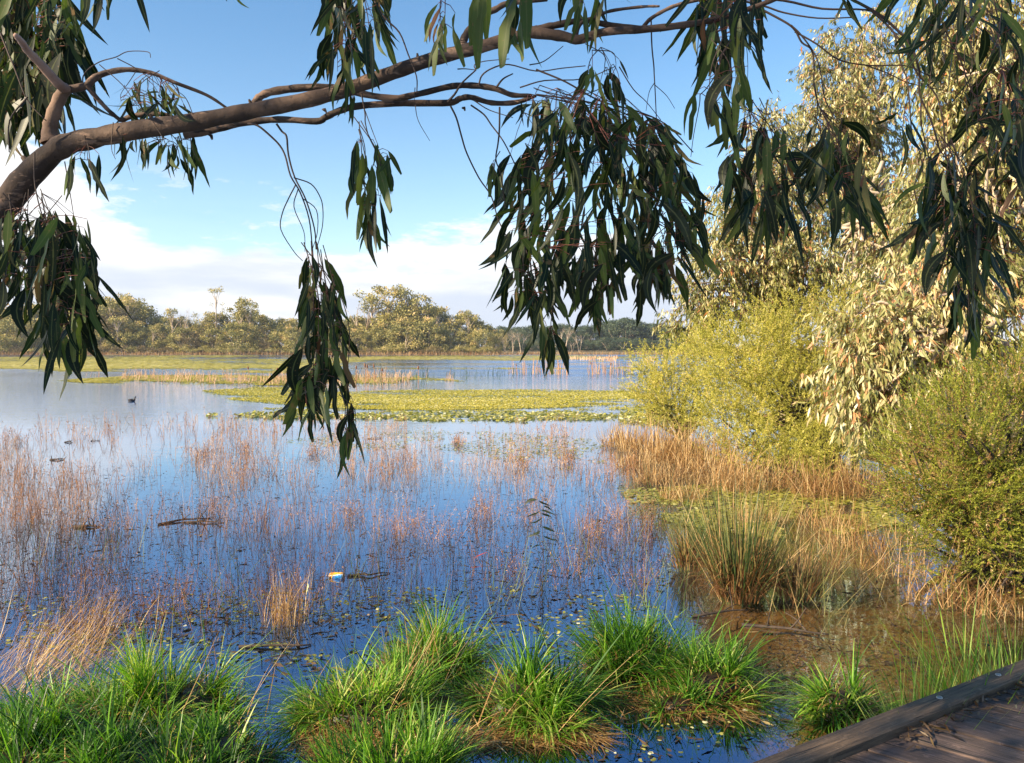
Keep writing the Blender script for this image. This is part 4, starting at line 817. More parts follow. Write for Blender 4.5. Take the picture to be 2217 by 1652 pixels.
for pts, th in [
  ([(179, 182), (178, 160), (190, 146), (220, 134), (254, 127), (275, 115), (320, 113), (326, 125)], 3), ([(254, 127), (290, 145), (330, 170), (350, 190)], 2.5), ([(215, 140), (262, 185), (300, 230), (330, 260)], 2.2),
  ([(536, 268), (560, 276), (584, 296), (605, 318), (619, 337), (633, 382), (648, 415), (668, 470), (676, 536)], 5), ([(598, 268), (612, 280), (619, 299), (624, 337), (636, 382), (660, 430), (680, 490), (684, 540)], 5),
  ([(636, 385), (674, 399), (692, 425), (700, 450), (699, 490), (686, 536)], 3), ([(640, 400), (626, 437), (612, 464), (610, 500), (639, 547), (655, 565)], 3), ([(645, 410), (640, 450), (655, 500), (660, 545)], 2.5), ([(655, 430), (690, 455), (684, 500), (676, 540)], 2.5),
  ([(676, 536), (680, 600), (700, 700), (705, 800), (700, 880), (735, 900), (750, 960)], 3), ([(690, 570), (740, 640), (756, 720), (752, 830), (765, 870)], 2.5),
  ([(782, 203), (792, 241), (793, 268), (800, 300), (813, 327)], 3.5), ([(790, 240), (806, 290), (820, 320)], 2.2), ([(776, 280), (790, 330), (800, 400)], 2.5),
  ([(803, -10), (834, 41), (858, 72), (885, 117), (899, 162), (902, 202)], 4.5), ([(898, 225), (905, 258), (930, 305)], 2), ([(898, 190), (896, 225)], 2),
  ([(713, 0), (723, 60), (742, 120), (762, 180)], 3), ([(708, -5), (722, 40), (735, 100)], 2.5),
  ([(975, 230), (990, 255), (998, 290), (1012, 330), (1040, 385), (1064, 423), (1082, 470), (1098, 516)], 4.5), ([(1019, 228), (1040, 250), (1064, 272), (1090, 310), (1115, 360), (1140, 410)], 4), ([(1026, 218), (1060, 240), (1110, 255)], 3),
  ([(1081, 232), (1083, 275), (1080, 310), (1071, 344), (1085, 380), (1094, 450)], 4.5), ([(1036, 185), (1042, 165), (1064, 150), (1102, 141), (1160, 151), (1219, 146), (1267, 143)], 4), ([(1146, 141), (1180, 125), (1219, 100)], 3),
  ([(1074, 190), (1092, 170), (1110, 160)], 5), ([(968, 222), (985, 205), (1002, 178), (1030, 152)], 6), ([(1030, 152), (1025, 142), (1045, 135), (1102, 128)], 3), ([(990, 150), (1010, 150), (1030, 152)], 3),
  ([(1125, 190), (1180, 175), (1260, 170), (1330, 145)], 3.5), ([(1409, 45), (1410, 100), (1411, 138), (1414, 165), (1418, 193), (1421, 258), (1423, 290)], 3.5), ([(1416, 180), (1402, 200), (1398, 240)], 2), ([(1418, 185), (1440, 205), (1460, 235)], 2),
  ([(1160, 151), (1220, 180), (1300, 220), (1380, 240), (1440, 270), (1500, 330)], 4.5), ([(1340, 145), (1370, 190), (1400, 220), (1430, 260)], 2.8), ([(1160, 205), (1250, 215), (1330, 240), (1420, 280), (1470, 340)], 4),
  ([(1504, -5), (1535, 20), (1570, 50), (1590, 80), (1598, 95)], 4), ([(1598, 93), (1570, 110), (1550, 150), (1530, 190), (1515, 205)], 3.5), ([(1600, 93), (1625, 100), (1640, 120)], 2.5), ([(1515, 205), (1513, 230), (1500, 290), (1495, 340)], 2.5),
  ([(1613, -5), (1699, 3), (1778, 24), (1871, 24), (1923, 41)], 6), ([(1560, -8), (1651, 12), (1699, 27), (1770, 33), (1850, 38)], 5),
  ([(1837, -5), (1895, 31), (1940, 62), (1971, 103), (1984, 155), (1993, 200), (2015, 260), (2035, 330)], 6.5), ([(1880, 18), (1930, 60), (1960, 110), (1985, 160), (2022, 205), (2043, 275), (2053, 361), (2070, 400)], 5),
  ([(1654, 24), (1706, 52), (1720, 69), (1738, 90), (1754, 107), (1764, 137), (1761, 179), (1766, 205), (1778, 234), (1792, 254)], 5), ([(1712, 55), (1735, 75), (1760, 110), (1772, 150), (1785, 210), (1800, 245)], 4), ([(1762, 180), (1772, 215), (1768, 260)], 3),
  ([(1720, 69), (1768, 96), (1819, 129), (1881, 141), (1957, 144), (1995, 158), (2030, 172)], 4), ([(1871, 141), (1920, 160), (1967, 179), (2043, 196)], 3), ([(1936, 70), (1945, 100), (1953, 137), (1967, 182), (1967, 241), (1975, 290), (1991, 327), (1998, 380)], 4),
  ([(1995, 180), (1998, 258), (1996, 300), (1998, 344), (1985, 400), (1990, 460)], 3.5), ([(2019, -5), (2043, 69), (2077, 131), (2110, 200), (2150, 280)], 4), ([(2150, -5), (2160, 80), (2120, 160)], 3.5), ([(1588, 232), (1625, 240), (1660, 270), (1672, 310), (1670, 360)], 2.8), ([(1640, 235), (1660, 245), (1690, 250)], 2.5),
  ([(0, 70), (30, 150), (60, 220), (100, 262)], 4), ([(60, 210), (30, 260), (20, 330)], 4.5), ([(75, 330), (80, 400), (90, 470), (120, 540), (130, 620)], 3.5), ([(140, 350), (150, 420), (160, 470)], 2.5), ([(20, 420), (30, 480), (50, 560), (70, 660)], 3), ([(0, 480), (30, 520), (10, 600)], 3),
  ([(245, 265), (240, 320), (250, 345)], 2), ([(330, 262), (350, 300), (360, 320)], 2.2), ([(410, 285), (420, 320), (430, 350)], 2), ([(190, 310), (192, 345), (200, 375)], 2.2), ([(420, 255), (405, 215), (380, 195)], 2.2)]:
    twig(pts, th, 2.12+R.normal(0, .03))
# leaf shapes: 9 stations x 3 columns, ragged or bitten edges, tip straight down
def leaf_variants():
    out = []
    for q in range(16):
        st = np.array([0, .06, .16, .30, .45, .6, .75, .88, 1.]); w = np.array([.03, .32, .74, 1., .98, .86, .62, .34, .02])
        sick = R.normal(0, .12); bend = R.normal(0, .12); fold = R.uniform(.0, .35); hw = R.uniform(.052, .085) if q % 4 else R.uniform(.09, .115)
        wl, wr = w.copy(), w.copy()
        if q % 3 != 0:
            for ww in (wl, wr):
                for j in R.integers(3, 8, 2): ww[j] *= R.uniform(.45, .8)
        if q % 5 == 1: cut = 7; wl[cut] = .5; wr[cut] = .3; st[8] = .9; wr[8] = .25
        V, Mi = [], []
        for s_, a, c in zip(st, wl, wr):
            x0 = sick*math.sin(s_*math.pi)*.9; y0 = bend*s_*s_
            V += [[x0-hw*a, y0+fold*hw*a, -s_], [x0, y0, -s_], [x0+hw*c, y0+fold*hw*c, -s_]]; Mi += [-1, 0, 1]
        F = [[3*i+j, 3*i+j+1, 3*i+j+4, 3*i+j+3] for i in range(8) for j in range(2)]
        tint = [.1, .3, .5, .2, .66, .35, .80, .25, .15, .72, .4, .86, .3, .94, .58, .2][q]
        out.append((np.array(V), np.array(F), np.array(Mi), tint))
    return out
LV = leaf_variants(); LREC = []
def hang(poly, n, d, sd=.10, L=(85, 135), anchor=None, strands=5, side=.28, pale=0., var=None):
    """leaves whose stalks start inside an outline (photo units) at distance d, hanging down"""
    u, v = sample_poly(poly, n); poly = np.asarray(poly, float); c = poly.mean(0); tw_b = TWB
    lo, hi = poly.min(0), poly.max(0); an = anchor or (c[0], lo[1]-15)
    n = int(n*1.45); u, v = sample_poly(poly, n); S = []
    for s_ in range(strands):
        e = (R.uniform(lo[0]*.8+c[0]*.2, hi[0]*.8+c[0]*.2), R.uniform(c[1], hi[1])); dd = d+R.normal(0, sd*.6)
        a = np.array([P(an[0]+R.normal(0, (hi[0]-lo[0])*.12+5), an[1]+R.normal(0, 8), d+R.normal(0, sd*.5)), P((an[0]+e[0])/2+(e[0]-an[0])*.25, (an[1]*.6+e[1]*.4), (d+dd)/2), P(e[0], e[1]*.75+an[1]*.25, dd), P(e[0], e[1], dd)])-TO
        tube(tw_b, a, [.0013, .0012, .0009, .0006], 4, .5, 4); qq, _ = catmull(a, np.ones(4), 6); S.append(qq)
    S = np.concatenate(S)
    for a, b_ in zip(u, v):
        p = P(a, b_, d+R.normal(0, sd)); Lm = 1.0*R.uniform(*L)*p[1]/FP*R.choice([1, 1.1, .85, .6])
        outw = np.array([(a-c[0])/(hi[0]-lo[0]+1)*.55, 0, 0]); D = nrm(np.array([0, 0, -1.])+outw+R.normal(0, side*(2.2 if R.random() < .12 else 1.), 3)*[1, 1, .25])
        nn = nrm(np.array([R.normal(0, .75), -1., R.normal(0, .3)])); k = int(R.integers(0, 16)) if var is None else var
        if R.random() < pale: k = int(R.choice([6, 11, 13, 9]))
        LREC.append((p-TO, D, nn, Lm, k))
        pl = p-TO; m_ = S[S[:, 2] > pl[2]-.01]; q = m_[np.argmin(((m_-pl)**2).sum(1))] if len(m_) else S[0]
        if np.linalg.norm(q-pl) < .22: tubes3(PET, q[None], ((q+pl)/2+[0, 0, .006])[None], pl[None], np.array([.0012]), np.array([.0008]), .5)
TWB, PET = Buf(), Buf()
hang([(-40, -60), (140, -60), (158, 20), (160, 120), (120, 190), (60, 220), (-40, 230)], 190, 2.55, .12, (95, 150), (60, -80))
hang([(-40, 130), (60, 180), (50, 250), (10, 290), (-40, 270)], 26, 2.5, .1, (80, 120))
hang([(165, -50), (300, -50), (290, -25), (180, -20)], 9, 2.1, .1, (85, 110), (220, -90))
hang([(480, -30), (515, -25), (512, -12), (490, -12)], 2, 2.1, .03, (50, 65), (500, -60), 1, .5)
hang([(0, 455), (90, 450), (190, 470), (205, 540), (215, 600), (195, 680), (160, 745), (110, 735), (60, 640), (0, 600), (-30, 520)], 190, 2.1, .13, (85, 125), (90, 420), 8)
hang([(130, 330), (228, 325), (205, 350), (135, 350)], 5, 2.15, .05, (80, 95), (180, 300), 2, .15)
hang([(240, 170), (330, 165), (400, 190), (420, 225), (350, 240), (270, 235)], 34, 2.25, .08, (55, 85), (330, 150), 4, .6)
hang([(240, 290), (330, 295), (420, 290), (440, 330), (400, 350), (330, 320), (250, 310)], 24, 2.25, .06, (60, 105), (340, 275), 4)
hang([(712, -60), (835, -60), (825, 60), (790, 90), (745, 170), (720, 130), (718, 30)], 56, 2.1, .1, (85, 120), (760, -80), 6)
hang([(735, 200), (770, 200), (765, 215), (740, 215)], 4, 2.15, .03, (45, 60), (755, 190), 1)
hang([(775, 280), (820, 310), (850, 325), (845, 380), (825, 460), (800, 500), (785, 440), (775, 380), (765, 320)], 26, 2.1, .04, (85, 125), (792, 262), 4, .2, .45)
hang([(655, 545), (700, 545), (735, 620), (748, 700), (745, 790), (700, 850), (650, 850), (650, 760), (660, 690), (645, 620)], 84, 2.05, .07, (75, 115), (680, 530), 7, .22)
hang([(630, 850), (700, 880), (715, 900), (640, 880)], 8, 2.05, .05, (60, 95), (670, 840), 2)
hang([(745, 860), (768, 845), (765, 930), (775, 975), (745, 960), (735, 900)], 9, 2.05, .03, (70, 100), (752, 850), 2, .15)
hang([(935, -20), (1005, -20), (995, 60), (950, 70)], 7, 1.75, .05, (85, 115), (965, -60), 2, .12, .9)
hang([(1025, -90), (1060, -60), (1045, 0), (1030, 0)], 3, 1.55, .04, (140, 180), (1045, -110), 2, .12, .6)
hang([(1090, -70), (1150, -70), (1150, 20), (1110, 40)], 6, 1.5, .04, (150, 200), (1120, -110), 2, .13, .5)
hang([(1225, -60), (1340, -50), (1335, 10), (1255, 30)], 13, 2.05, .08, (80, 110), (1290, -80), 3)
hang([(1260, 110), (1330, 120), (1370, 140), (1345, 185), (1270, 180)], 13, 2.0, .06, (70, 100), (1300, 90), 3, .35, .3)
hang([(1075, 340), (1055, 350), (1080, 390), (1060, 375)], 4, 2.1, .04, (75, 95), (1080, 320), 1)
# the great drooping mass
hang([(1120, 215), (1210, 200), (1330, 215), (1440, 265), (1475, 330), (1400, 330), (1290, 290), (1180, 280)], 95, 2.15, .14, (70, 110), (1190, 195), 10, .45)
hang([(1090, 330), (1180, 290), (1330, 300), (1470, 330), (1530, 420), (1500, 520), (1440, 560), (1370, 540), (1280, 560), (1200, 560), (1110, 540), (1090, 440)], 210, 2.15, .16, (80, 130), (1260, 240), 16, .3)
hang([(1080, 560), (1200, 560), (1210, 610), (1180, 680), (1150, 650), (1100, 640)], 40, 2.1, .08, (75, 105), (1140, 520), 5)
hang([(1235, 560), (1330, 560), (1330, 620), (1300, 660), (1265, 640)], 30, 2.1, .07, (75, 105), (1280, 520), 5, .22, .3)
hang([(1370, 540), (1450, 520), (1530, 470), (1500, 540), (1440, 600), (1380, 610)], 28, 2.1, .08, (80, 110), (1430, 480), 5)
hang([(1165, 690), (1205, 690), (1205, 745), (1170, 720)], 11, 2.1, .03, (80, 105), (1195, 670), 2, .15)
hang([(1490, -60), (1640, -60), (1650, 30), (1640, 110), (1600, 190), (1545, 110), (1500, 40)], 52, 2.1, .12, (90, 130), (1560, -80), 6, .25)
hang([(1500, 200), (1560, 95), (1600, 100), (1610, 170), (1570, 240), (1530, 240)], 11, 1.9, .05, (95, 140), (1560, 80), 3, .18, .8)
hang([(1590, 245), (1690, 270), (1740, 350), (1730, 470), (1680, 460), (1640, 470), (1590, 430), (1570, 330)], 66, 2.0, .12, (85, 125), (1630, 225), 8, .35)
hang([(1740, 260), (1830, 255), (1870, 300), (1880, 400), (1850, 440), (1800, 420), (1760, 380)], 48, 2.0, .1, (85, 130), (1790, 245), 7, .32)
hang([(1790, -40), (1850, -30), (1850, 0), (1800, 0)], 4, 2.0, .04, (60, 90), (1810, -60), 1, .7)
hang([(1945, -60), (2260, -60), (2260, 120), (2200, 330), (2140, 350), (2090, 230), (2000, 190), (1960, 60)], 95, 2.1, .2, (75, 120), (2080, -80), 12, .45)
hang([(2120, 200), (2260, 150), (2260, 400), (2190, 400)], 34, 2.1, .15, (80, 120), (2180, 150), 6, .3)
hang([(1995, 330), (2060, 320), (2130, 370), (2160, 470), (2150, 560), (2110, 640), (2080, 650), (2060, 560), (2010, 500), (2000, 420)], 84, 1.95, .09, (90, 135), (2050, 300), 9, .3)
hang([(2060, 600), (2130, 600), (2120, 680), (2080, 690)], 14, 1.95, .05, (90, 120), (2095, 560), 3, .15)
hang([(1930, 240), (1980, 240), (1960, 290)], 4, 2.0, .04, (80, 110), (1965, 220), 1, .25)
TWB.obj('twigs', M['twig_brown'], TREE, kind='stuff'); PET.obj('leaf_stalks', M['twig_red'], TREE, kind='stuff')
def frame_of(D, nn):
    z = -D; x = nrm(np.cross(D, nn)); y = np.cross(z, x); return np.stack([x, y, z], 1)
def place_leaves():
    meshes = []
    for V, F, Mi, t in LV:
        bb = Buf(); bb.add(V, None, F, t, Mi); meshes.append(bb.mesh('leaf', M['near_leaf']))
    p = np.array([r[0] for r in LREC])+TO; u, v, d = PX(p); Ls = np.array([r[3] for r in LREC]); ctr = (u > -30) & (u < 2230) & (v > -60)
    sc = np.where(ctr, Ls/d, 0)*1.0-d*.02; order = np.argsort(-sc); part = set(order[:296].tolist()); b = Buf()
    for i, (q, D, nn, L, k) in enumerate(LREC):
        Rm = frame_of(D, nn)
        if i in part:
            o = bpy.data.objects.new('leaf', meshes[k]); o.matrix_basis = Matrix.LocRotScale(Vector(q), Matrix(Rm.tolist()).to_quaternion(), Vector((L, L, L))); link(o, TREE)
        else:
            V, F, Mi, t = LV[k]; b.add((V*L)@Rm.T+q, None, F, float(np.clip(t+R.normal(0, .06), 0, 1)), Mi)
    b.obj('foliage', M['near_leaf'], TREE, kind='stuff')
place_leaves()
# unseen rest of its crown, above and behind the camera, placed to cast shade
b = Buf()
for c, r, n in (((-3.4, -.9, 4.9), (2.8, 1.2, 1.3), 4300), ((-1.2, -.9, 4.6), (2.4, .9, 1.0), 3000), ((-6.0, -2.6, 6.2), (3.0, 2.2, 1.8), 2600), ((-2.6, -3.0, 5.6), (3, 1.6, 1.6), 1500)):
    q = rv(n)*R.random(n)[:, None]**.33*np.array(r)+np.array(c); k = q[:, 1]*.46+2.35 < q[:, 2]; q = q[k]; n = len(q)
    lances(b, q-TO, nrm(np.array([0, 0, -1.])+R.normal(0, .4, (n, 3))), rv(n), R.uniform(.10, .16, n), R.uniform(.022, .034, n), R.uniform(.1, .6, n))
b.obj('crown', M['near_leaf'], TREE, kind='stuff')

# ------------------------------------------------------------------ boardwalk
def plank_mesh(L, W_, T, seed, segs=10, ch=.006):
    rs = np.random.default_rng(seed); b = Buf(); V = []; xs = np.linspace(-L/2, L/2, segs+1)
    prof_ = [(-W_/2, -T), (-W_/2, -ch), (-W_/2+ch, 0), (0, .0), (W_/2-ch, 0), (W_/2, -ch), (W_/2, -T)]
    for x in xs:
        j = rs.normal(0, .0014, 7); z = rs.normal(0, .0008, 7)
        for k, (y, h) in enumerate(prof_): V.append([x, y+j[k], h+(z[k] if 0 < k < 6 else 0)])
    m_ = 7; F = [[i*m_+k, (i+1)*m_+k, (i+1)*m_+k+1, i*m_+k+1] for i in range(segs) for k in range(6)]
    F += [[i*m_+6, (i+1)*m_+6, (i+1)*m_, i*m_] for i in range(segs)]
    b.add(V, [[0, 1, 2], [0, 2, 6], [2, 3, 6], [3, 4, 6], [4, 5, 6]]+[[segs*m_+a for a in f[::-1]] for f in ([0, 1, 2], [0, 2, 6], [2, 3, 6], [3, 4, 6], [4, 5, 6])], F); return b
BW = thing('boardwalk', 'weathered timber boardwalk with raised kerb in the bottom right corner', 'boardwalk', (float(KA[0]), float(KA[1]), 0))
BO = root_loc(BW); ang = math.atan2(KD[1], KD[0]); KW = .105
bm_ = plank_mesh(6.4, KW, .13, 5, 40, .008).mesh('kerb_beam', M['beam'], False)
o = bpy.data.objects.new('kerb_beam', bm_); link(o, BW); c = KA+KD*.9+KN*KW/2; o.location = Vector(c-BO); o.rotation_euler = (0, 0, ang)
# deck boards, laid askew to the kerb
pa = rad(-39.5); PD = np.array([math.cos(pa), math.sin(pa), 0]); PNn = np.array([-PD[1], PD[0], 0]); DZ = .532
side_ = KA+KN*(KW+.004)
mesh_b = [plank_mesh(3.6, .167, .04, 20+i, 14, .002).mesh('plank', M['deck'], False) for i in range(4)]
step = .18/abs(np.dot(KD, PNn))
for i in range(-9, 20):
    s0 = side_+KD*(i*step)                    # where the centre line of this board leaves the kerb
    o = bpy.data.objects.new('plank', mesh_b[i % 4]); link(o, BW); o.rotation_euler = (0, rad(R.normal(0, .08)), pa)
    cc = s0+PD*(1.8-.10)*1.0; o.location = Vector((cc[0]-BO[0], cc[1]-BO[1], DZ+R.normal(0, .0015)))
b = Buf()
for s_ in (-.6, .5, 1.6, 2.7):
    p = KA+KD*s_+KN*.3; box(b, (p[0]-BO[0], p[1]-BO[1], .05), (.12, .12, .62))
b.obj('support_post', M['beam'], BW)
b = Buf(); p = KA+KD*.9+KN*.22; Mz = [[math.cos(ang), -math.sin(ang), 0], [math.sin(ang), math.cos(ang), 0], [0, 0, 1]]
box(b, (p[0]-BO[0], p[1]-BO[1], .315), (6.3, .08, .15), Mz); b.obj('bearer', M['beam'], BW)
M['bolt'] = plain('bolt', (.35, .34, .32), .4, .9)
def lathe(b, prof_, n=16, org=(0, 0, 0), tint=.5):
    V = [[r*math.cos(i*6.2832/n)+org[0], r*math.sin(i*6.2832/n)+org[1], z+org[2]] for r, z in prof_ for i in range(n)]
    F = [[k*n+i, k*n+(i+1) % n, (k+1)*n+(i+1) % n, (k+1)*n+i] for k in range(len(prof_)-1) for i in range(n)]; b.add(V, None, F, tint)
for u_, v_ in ((1762, 1545-2), (1969, 1467), (2190, 1388)):
    pt = G(1458.5+1625*.3438 if u_ == 1762 else (1458.5+2010*.3438 if u_ == 1969 else 2300), 1083.6+1225*.3438 if u_ == 1762 else (1083.6+1088*.3438 if u_ == 1969 else 1400), .57)
    s_ = np.dot(pt-KA, KD); pt = KA+KD*s_+KN*KW*.42
    b = Buf(); lathe(b, [(.0125, -.002), (.0125, .001), (.010, .0045), (.005, .0062), (.0001, .0066)]); o = b.obj('bolt', M['bolt'], BW); o.location = Vector(pt-BO)+Vector((0, 0, .001))
# litter against the kerb
b = Buf(); n = 260; s_ = R.uniform(.6, 2.2, n); w_ = np.abs(R.normal(0, .05, n)); c = KA+KD*s_[:, None]+KN*(KW+.015+w_)[:, None]; c[:, 2] = DZ+.008+R.uniform(0, .02, n)
a = R.uniform(0, 6.28, n); diamonds(b, c, np.stack([np.cos(a), np.sin(a), R.normal(0, .2, n)], 1), R.uniform(.015, .07, n), R.uniform(.003, .014, n), np.clip(R.normal(.45, .25, n), 0, 1))
b.obj('leaf_litter', M['debris'], kind='stuff', label='brown leaf litter gathered on the boards against the kerb')
def lone_leaf(loc, L, az, mat, label, k=0, name='fallen_leaf', tilt=.1):
    V, F, Mi, t = LV[k]; D = nrm(np.array([math.cos(az), math.sin(az), tilt])); Rm = frame_of(D, np.array([0, 0, 1.])); b = Buf(); b.add((V*L)@Rm.T, None, F, t, Mi)
    o = b.obj(name, mat); o.location = Vector(loc); o['label'] = label; o['category'] = 'leaf'; return o
M['yellow'] = plain('yellow_dead_leaf', (.55, .50, .05), .5); M['red'] = plain('red_dead_leaf', (.30, .03, .015), .45); M['palegreen'] = plain('pale_green_leaf', (.45, .52, .22), .5)
p = G(1458.5+1130*.3438, 1083.6+1575*.3438, DZ+.004); lone_leaf(p+[0, 0, .006], .035, .2, M['yellow'], 'small yellow leaf lying on the boards near the kerb', 3)
p = G(1040, 1222); lone_leaf(p+[-.06, 0, .06], .15, .35, M['red'], 'curled dark red leaf standing in the water right of the can', 6, tilt=.45)
p = G(1015, 1232); lone_leaf(p+[0, 0, .012], .13, .1, M['red'], 'flat dark red leaf floating below the curled one', 2, tilt=.02)
p = P(663, 1285, 6.2); lone_leaf(p, .085, 1.4, M['palegreen'], 'pale green leaf caught upright below the floating can', 1, tilt=3)
p = G(1700, 1590, .0); lone_leaf(p+[0, 0, .01], .09, .4, M['palegreen'], 'pale leaf floating in brown water beside the kerb', 4)

# ------------------------------------------------------------------ small things on the water
def can():
    g = G(729, 1250); t = thing('drink_can', 'orange and blue drink can floating half sunk among dead stalks', 'drink can', (g[0], g[1], .012)); t.rotation_euler = (0, rad(90-4), rad(-12))
    m, nt, out = newmat('can_print'); tc = N(nt, 'ShaderNodeTexCoord'); sp = N(nt, 'ShaderNodeSeparateXYZ'); nt.links.new(tc.outputs['Object'], sp.inputs[0]); x, y, z = sp.outputs
    w1 = math_n(nt, 'MULTIPLY', math_n(nt, 'SINE', math_n(nt, 'MULTIPLY', z, 38.)), .005)
    # object x points down towards the water, y away from the camera
    f = maprange(nt, math_n(nt, 'ADD', x, w1), -.0195, -.0185); c = mix_c(nt, f, (.95, .42, .02), (.55, .72, .85)); f2 = maprange(nt, math_n(nt, 'ADD', x, w1), -.016, -.008); c = mix_c(nt, f2, c, (.01, .25, .62))
    end = maprange(nt, math_n(nt, 'ADD', z, math_n(nt, 'MULTIPLY', x, .6)), -.030, -.028, 1, 0); c = mix_c(nt, end, c, (.90, .38, .03))
    sq = math_n(nt, 'MULTIPLY', maprange(nt, z, -.058, -.057), maprange(nt, z, -.040, -.039, 1, 0)); sq = math_n(nt, 'MULTIPLY', sq, maprange(nt, x, -.022, -.021)); c = mix_c(nt, sq, c, (.70, .05, .03))
    ln = math_n(nt, 'MULTIPLY', sq, maprange(nt, math_n(nt, 'ABSOLUTE', math_n(nt, 'ADD', x, .012)), .0015, .0022, 1, 0)); c = mix_c(nt, ln, c, (.9, .85, .85))
    bl = math_n(nt, 'MULTIPLY', sq, maprange(nt, x, -.008, -.007)); c = mix_c(nt, bl, c, (.015, .01, .01))
    pb = N(nt, 'ShaderNodeBsdfPrincipled'); nt.links.new(c, pb.inputs['Base Color']); pb.inputs['Roughness'].default_value = .3; nt.links.new(pb.outputs[0], out.inputs[0])
    b = Buf(); lathe(b, [(.024, -.064), (.0325, -.055), (.033, -.05), (.033, .05), (.0325, .055), (.026, .064)], 28); b.obj('can_body', m, t)
    b = Buf(); lathe(b, [(.0001, -.059), (.021, -.060), (.023, -.066), (.0255, -.066), (.026, -.0635)], 28); b.obj('can_base', M['bolt'], t)
    b = Buf(); lathe(b, [(.0001, .060), (.023, .060), (.0245, .067), (.027, .066), (.027, .063)], 28); b.obj('can_lid', M['bolt'], t)
can()
def duck():
    g = G(286, 869); t = thing('duck', 'small dark waterbird swimming to the right on the open water at left', 'duck', (g[0], g[1], 0)); b = Buf()
    M['plume'] = plain('dark_plumage', (.016, .013, .016), .7)
    M['bill'] = plain('bill', (.35, .33, .32), .5)
    s = .9
    pts = np.array([[-.19, 0, .075], [-.165, 0, .072], [-.12, 0, .05], [-.05, 0, .035], [.02, 0, .035], [.075, 0, .05], [.105, 0, .085], [.118, 0, .125], [.125, 0, .155], [.135, 0, .18], [.15, 0, .188], [.168, 0, .182], [.178, 0, .178]])*s
    r = np.array([.008, .03, .062, .078, .074, .056, .036, .025, .024, .031, .034, .024, .008])*s
    tube(b, pts, r, 14, .3, 3); o = b.obj('body', M['plume'], t); o.scale = (1, .95, 1)
    b = Buf(); tube(b, np.array([[.17, 0, .180], [.20, 0, .174], [.215, 0, .170]])*s, [.014, .009, .003], 8, .3); b.obj('bill', M['bill'], t)
    for sg in (-1, 1):
        b = Buf(); tube(b, np.array([[.05, sg*.055, .06], [-.04, sg*.066, .072], [-.13, sg*.045, .078], [-.18, sg*.012, .085]])*s, [.02, .036, .026, .006], 8, .3, 3); b.obj('wing', M['plume'], t)
duck()
def driftwood(u, v, L, az, r, label, forks=2, arch=.012):
    if v < 1000: L *= .6; r *= .55
    g = G(u, v); t = thing('floating_branch', label, 'branch', g, 'dead branches lying in the shallows'); h = np.array([math.cos(az), math.sin(az), 0]); b = Buf()
    pts = [h*L*(f-.5)+np.array([R.normal(0, .02), R.normal(0, .02), arch*math.sin(f*3.1)+.005]) for f in np.linspace(0, 1, 5)]
    tube(b, pts, np.linspace(r, r*.4, 5), 6, .3, 3); b.obj('stem', M['dark_bark'], t)
    for i in range(forks):
        p0 = pts[1+i % 3]; d = nrm(h*R.normal(.3, .6)+np.array([R.normal(0, .5), R.normal(0, .5), R.uniform(.2, .9)])); b = Buf(); tube(b, [p0, p0+d*L*.18+R.normal(0, .01, 3), p0+d*L*.35], [r*.5, r*.35, r*.2], 5, .3, 2); b.obj('side_shoot', M['dark_bark'], t)
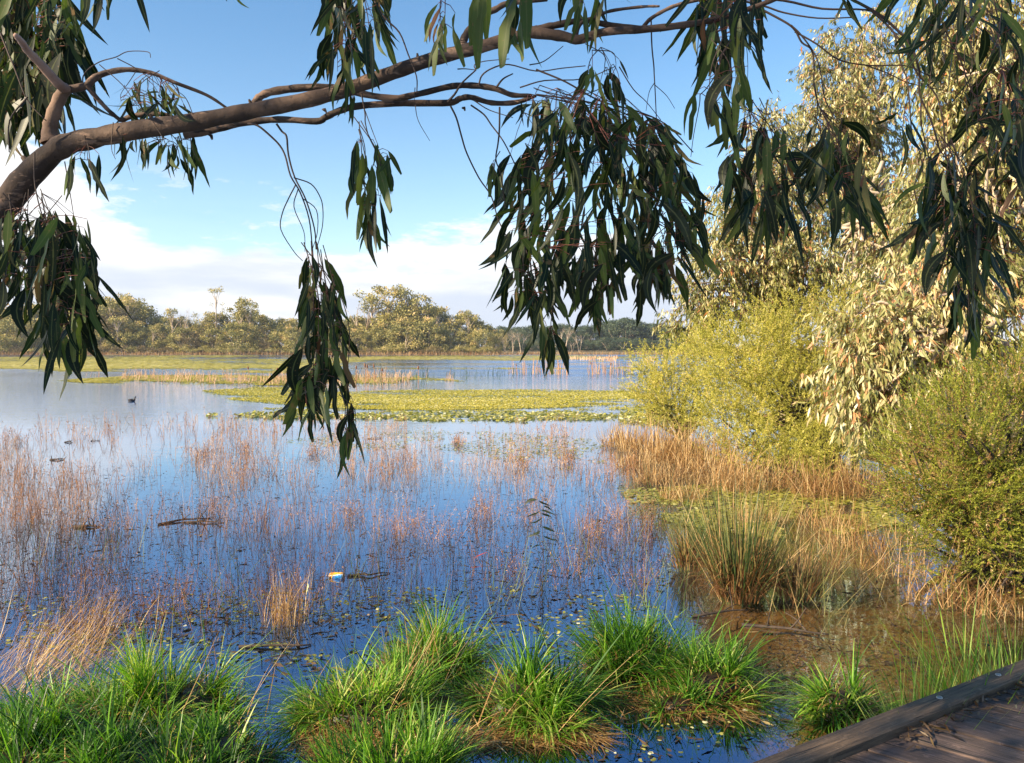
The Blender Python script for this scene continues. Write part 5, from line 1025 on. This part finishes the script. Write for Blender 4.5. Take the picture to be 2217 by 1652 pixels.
for a in [(122, 996, .35, .2, .035, 'short dark log floating at the left below the open water'), (150, 958, .3, -.2, .03, 'small dark log just above the short one at left'), (205, 955, .28, .3, .02, 'thin snag right of the small dark log'), (810, 950, .45, .2, .022, 'snag of driftwood right of the middle hanging spray'), (190, 1142, .3, .1, .02, 'dark clot of weed floating at left among stalks'),
          (400, 1128, .6, .6, .016, 'dark angled dead branch rising from the water left of centre'), (445, 1132, .45, .05, .014, 'dark dead branch lying flat beside the angled one'), (800, 1245, .4, .3, .012, 'short dark stick right of the floating can'), (1560, 1330, .5, .3, .012, 'dark stick in the water beside the rush tussock'), (1700, 1365, .6, -.3, .013, 'dark stick lying in brown water before the needle bush'), (600, 1400, .5, 0, .012, 'knot of dark sticks behind the gap in the tussocks')]:
    driftwood(*a, forks=3)
g = G(1172, 1290); SAP = thing('gum_sapling', 'slender gum sapling with a few drooping leaves standing among dead stems', 'sapling', g); b = Buf()
q = [np.array([0, 0, -.05]), P(1176, 1200, g[1])-g, P(1170, 1110, g[1])-g, P(1163, 1080, g[1])-g]; tube(b, q, [.004, .003, .002, .001], 5, .4, 4); b.obj('stem', M['twig_brown'], SAP)
for i, (u_, v_, az_, l_) in enumerate([(1163, 1082, 2.6, .12), (1166, 1085, .4, .11), (1170, 1104, .1, .13), (1168, 1108, 2.9, .12), (1172, 1112, -.4, .10), (1174, 1120, 2.7, .13), (1173, 1140, .3, .12), (1175, 1160, -.2, .14), (1170, 1150, 3.0, .12), (1172, 1180, 2.8, .09), (1176, 1095, 1.0, .1)]):
    V, F, Mi, tn = LV[i]; D = nrm(np.array([math.cos(az_), .2*math.sin(i*2.), -.35])); Rm = frame_of(D, nrm(np.array([0, -1, .5]))); bb = Buf(); bb.add((V*l_)@Rm.T, None, F, .35, Mi); o = bb.obj('leaf', M['near_leaf'], SAP); o.location = Vector(P(u_, v_, g[1])-g)

# give each far tree its own label, counted from the left among its neighbours
def number_labels():
    fam = {}
    for o in SC.objects:
        l = o.get('label')
        if l and l.startswith('@ '): fam.setdefault(l, []).append(o)
    ords = 'first second third fourth fifth sixth seventh eighth ninth tenth eleventh twelfth thirteenth fourteenth fifteenth sixteenth seventeenth eighteenth nineteenth twentieth twenty-first twenty-second twenty-third twenty-fourth twenty-fifth'.split()
    for l, os_ in fam.items():
        os_.sort(key=lambda o: o.location.x/o.location.y)
        for i, o in enumerate(os_):
            o['label'] = (ords[min(i, 24)]+' from left of the '+l[2:]) if len(os_) > 1 else 'only one of the '+l[2:]
number_labels()
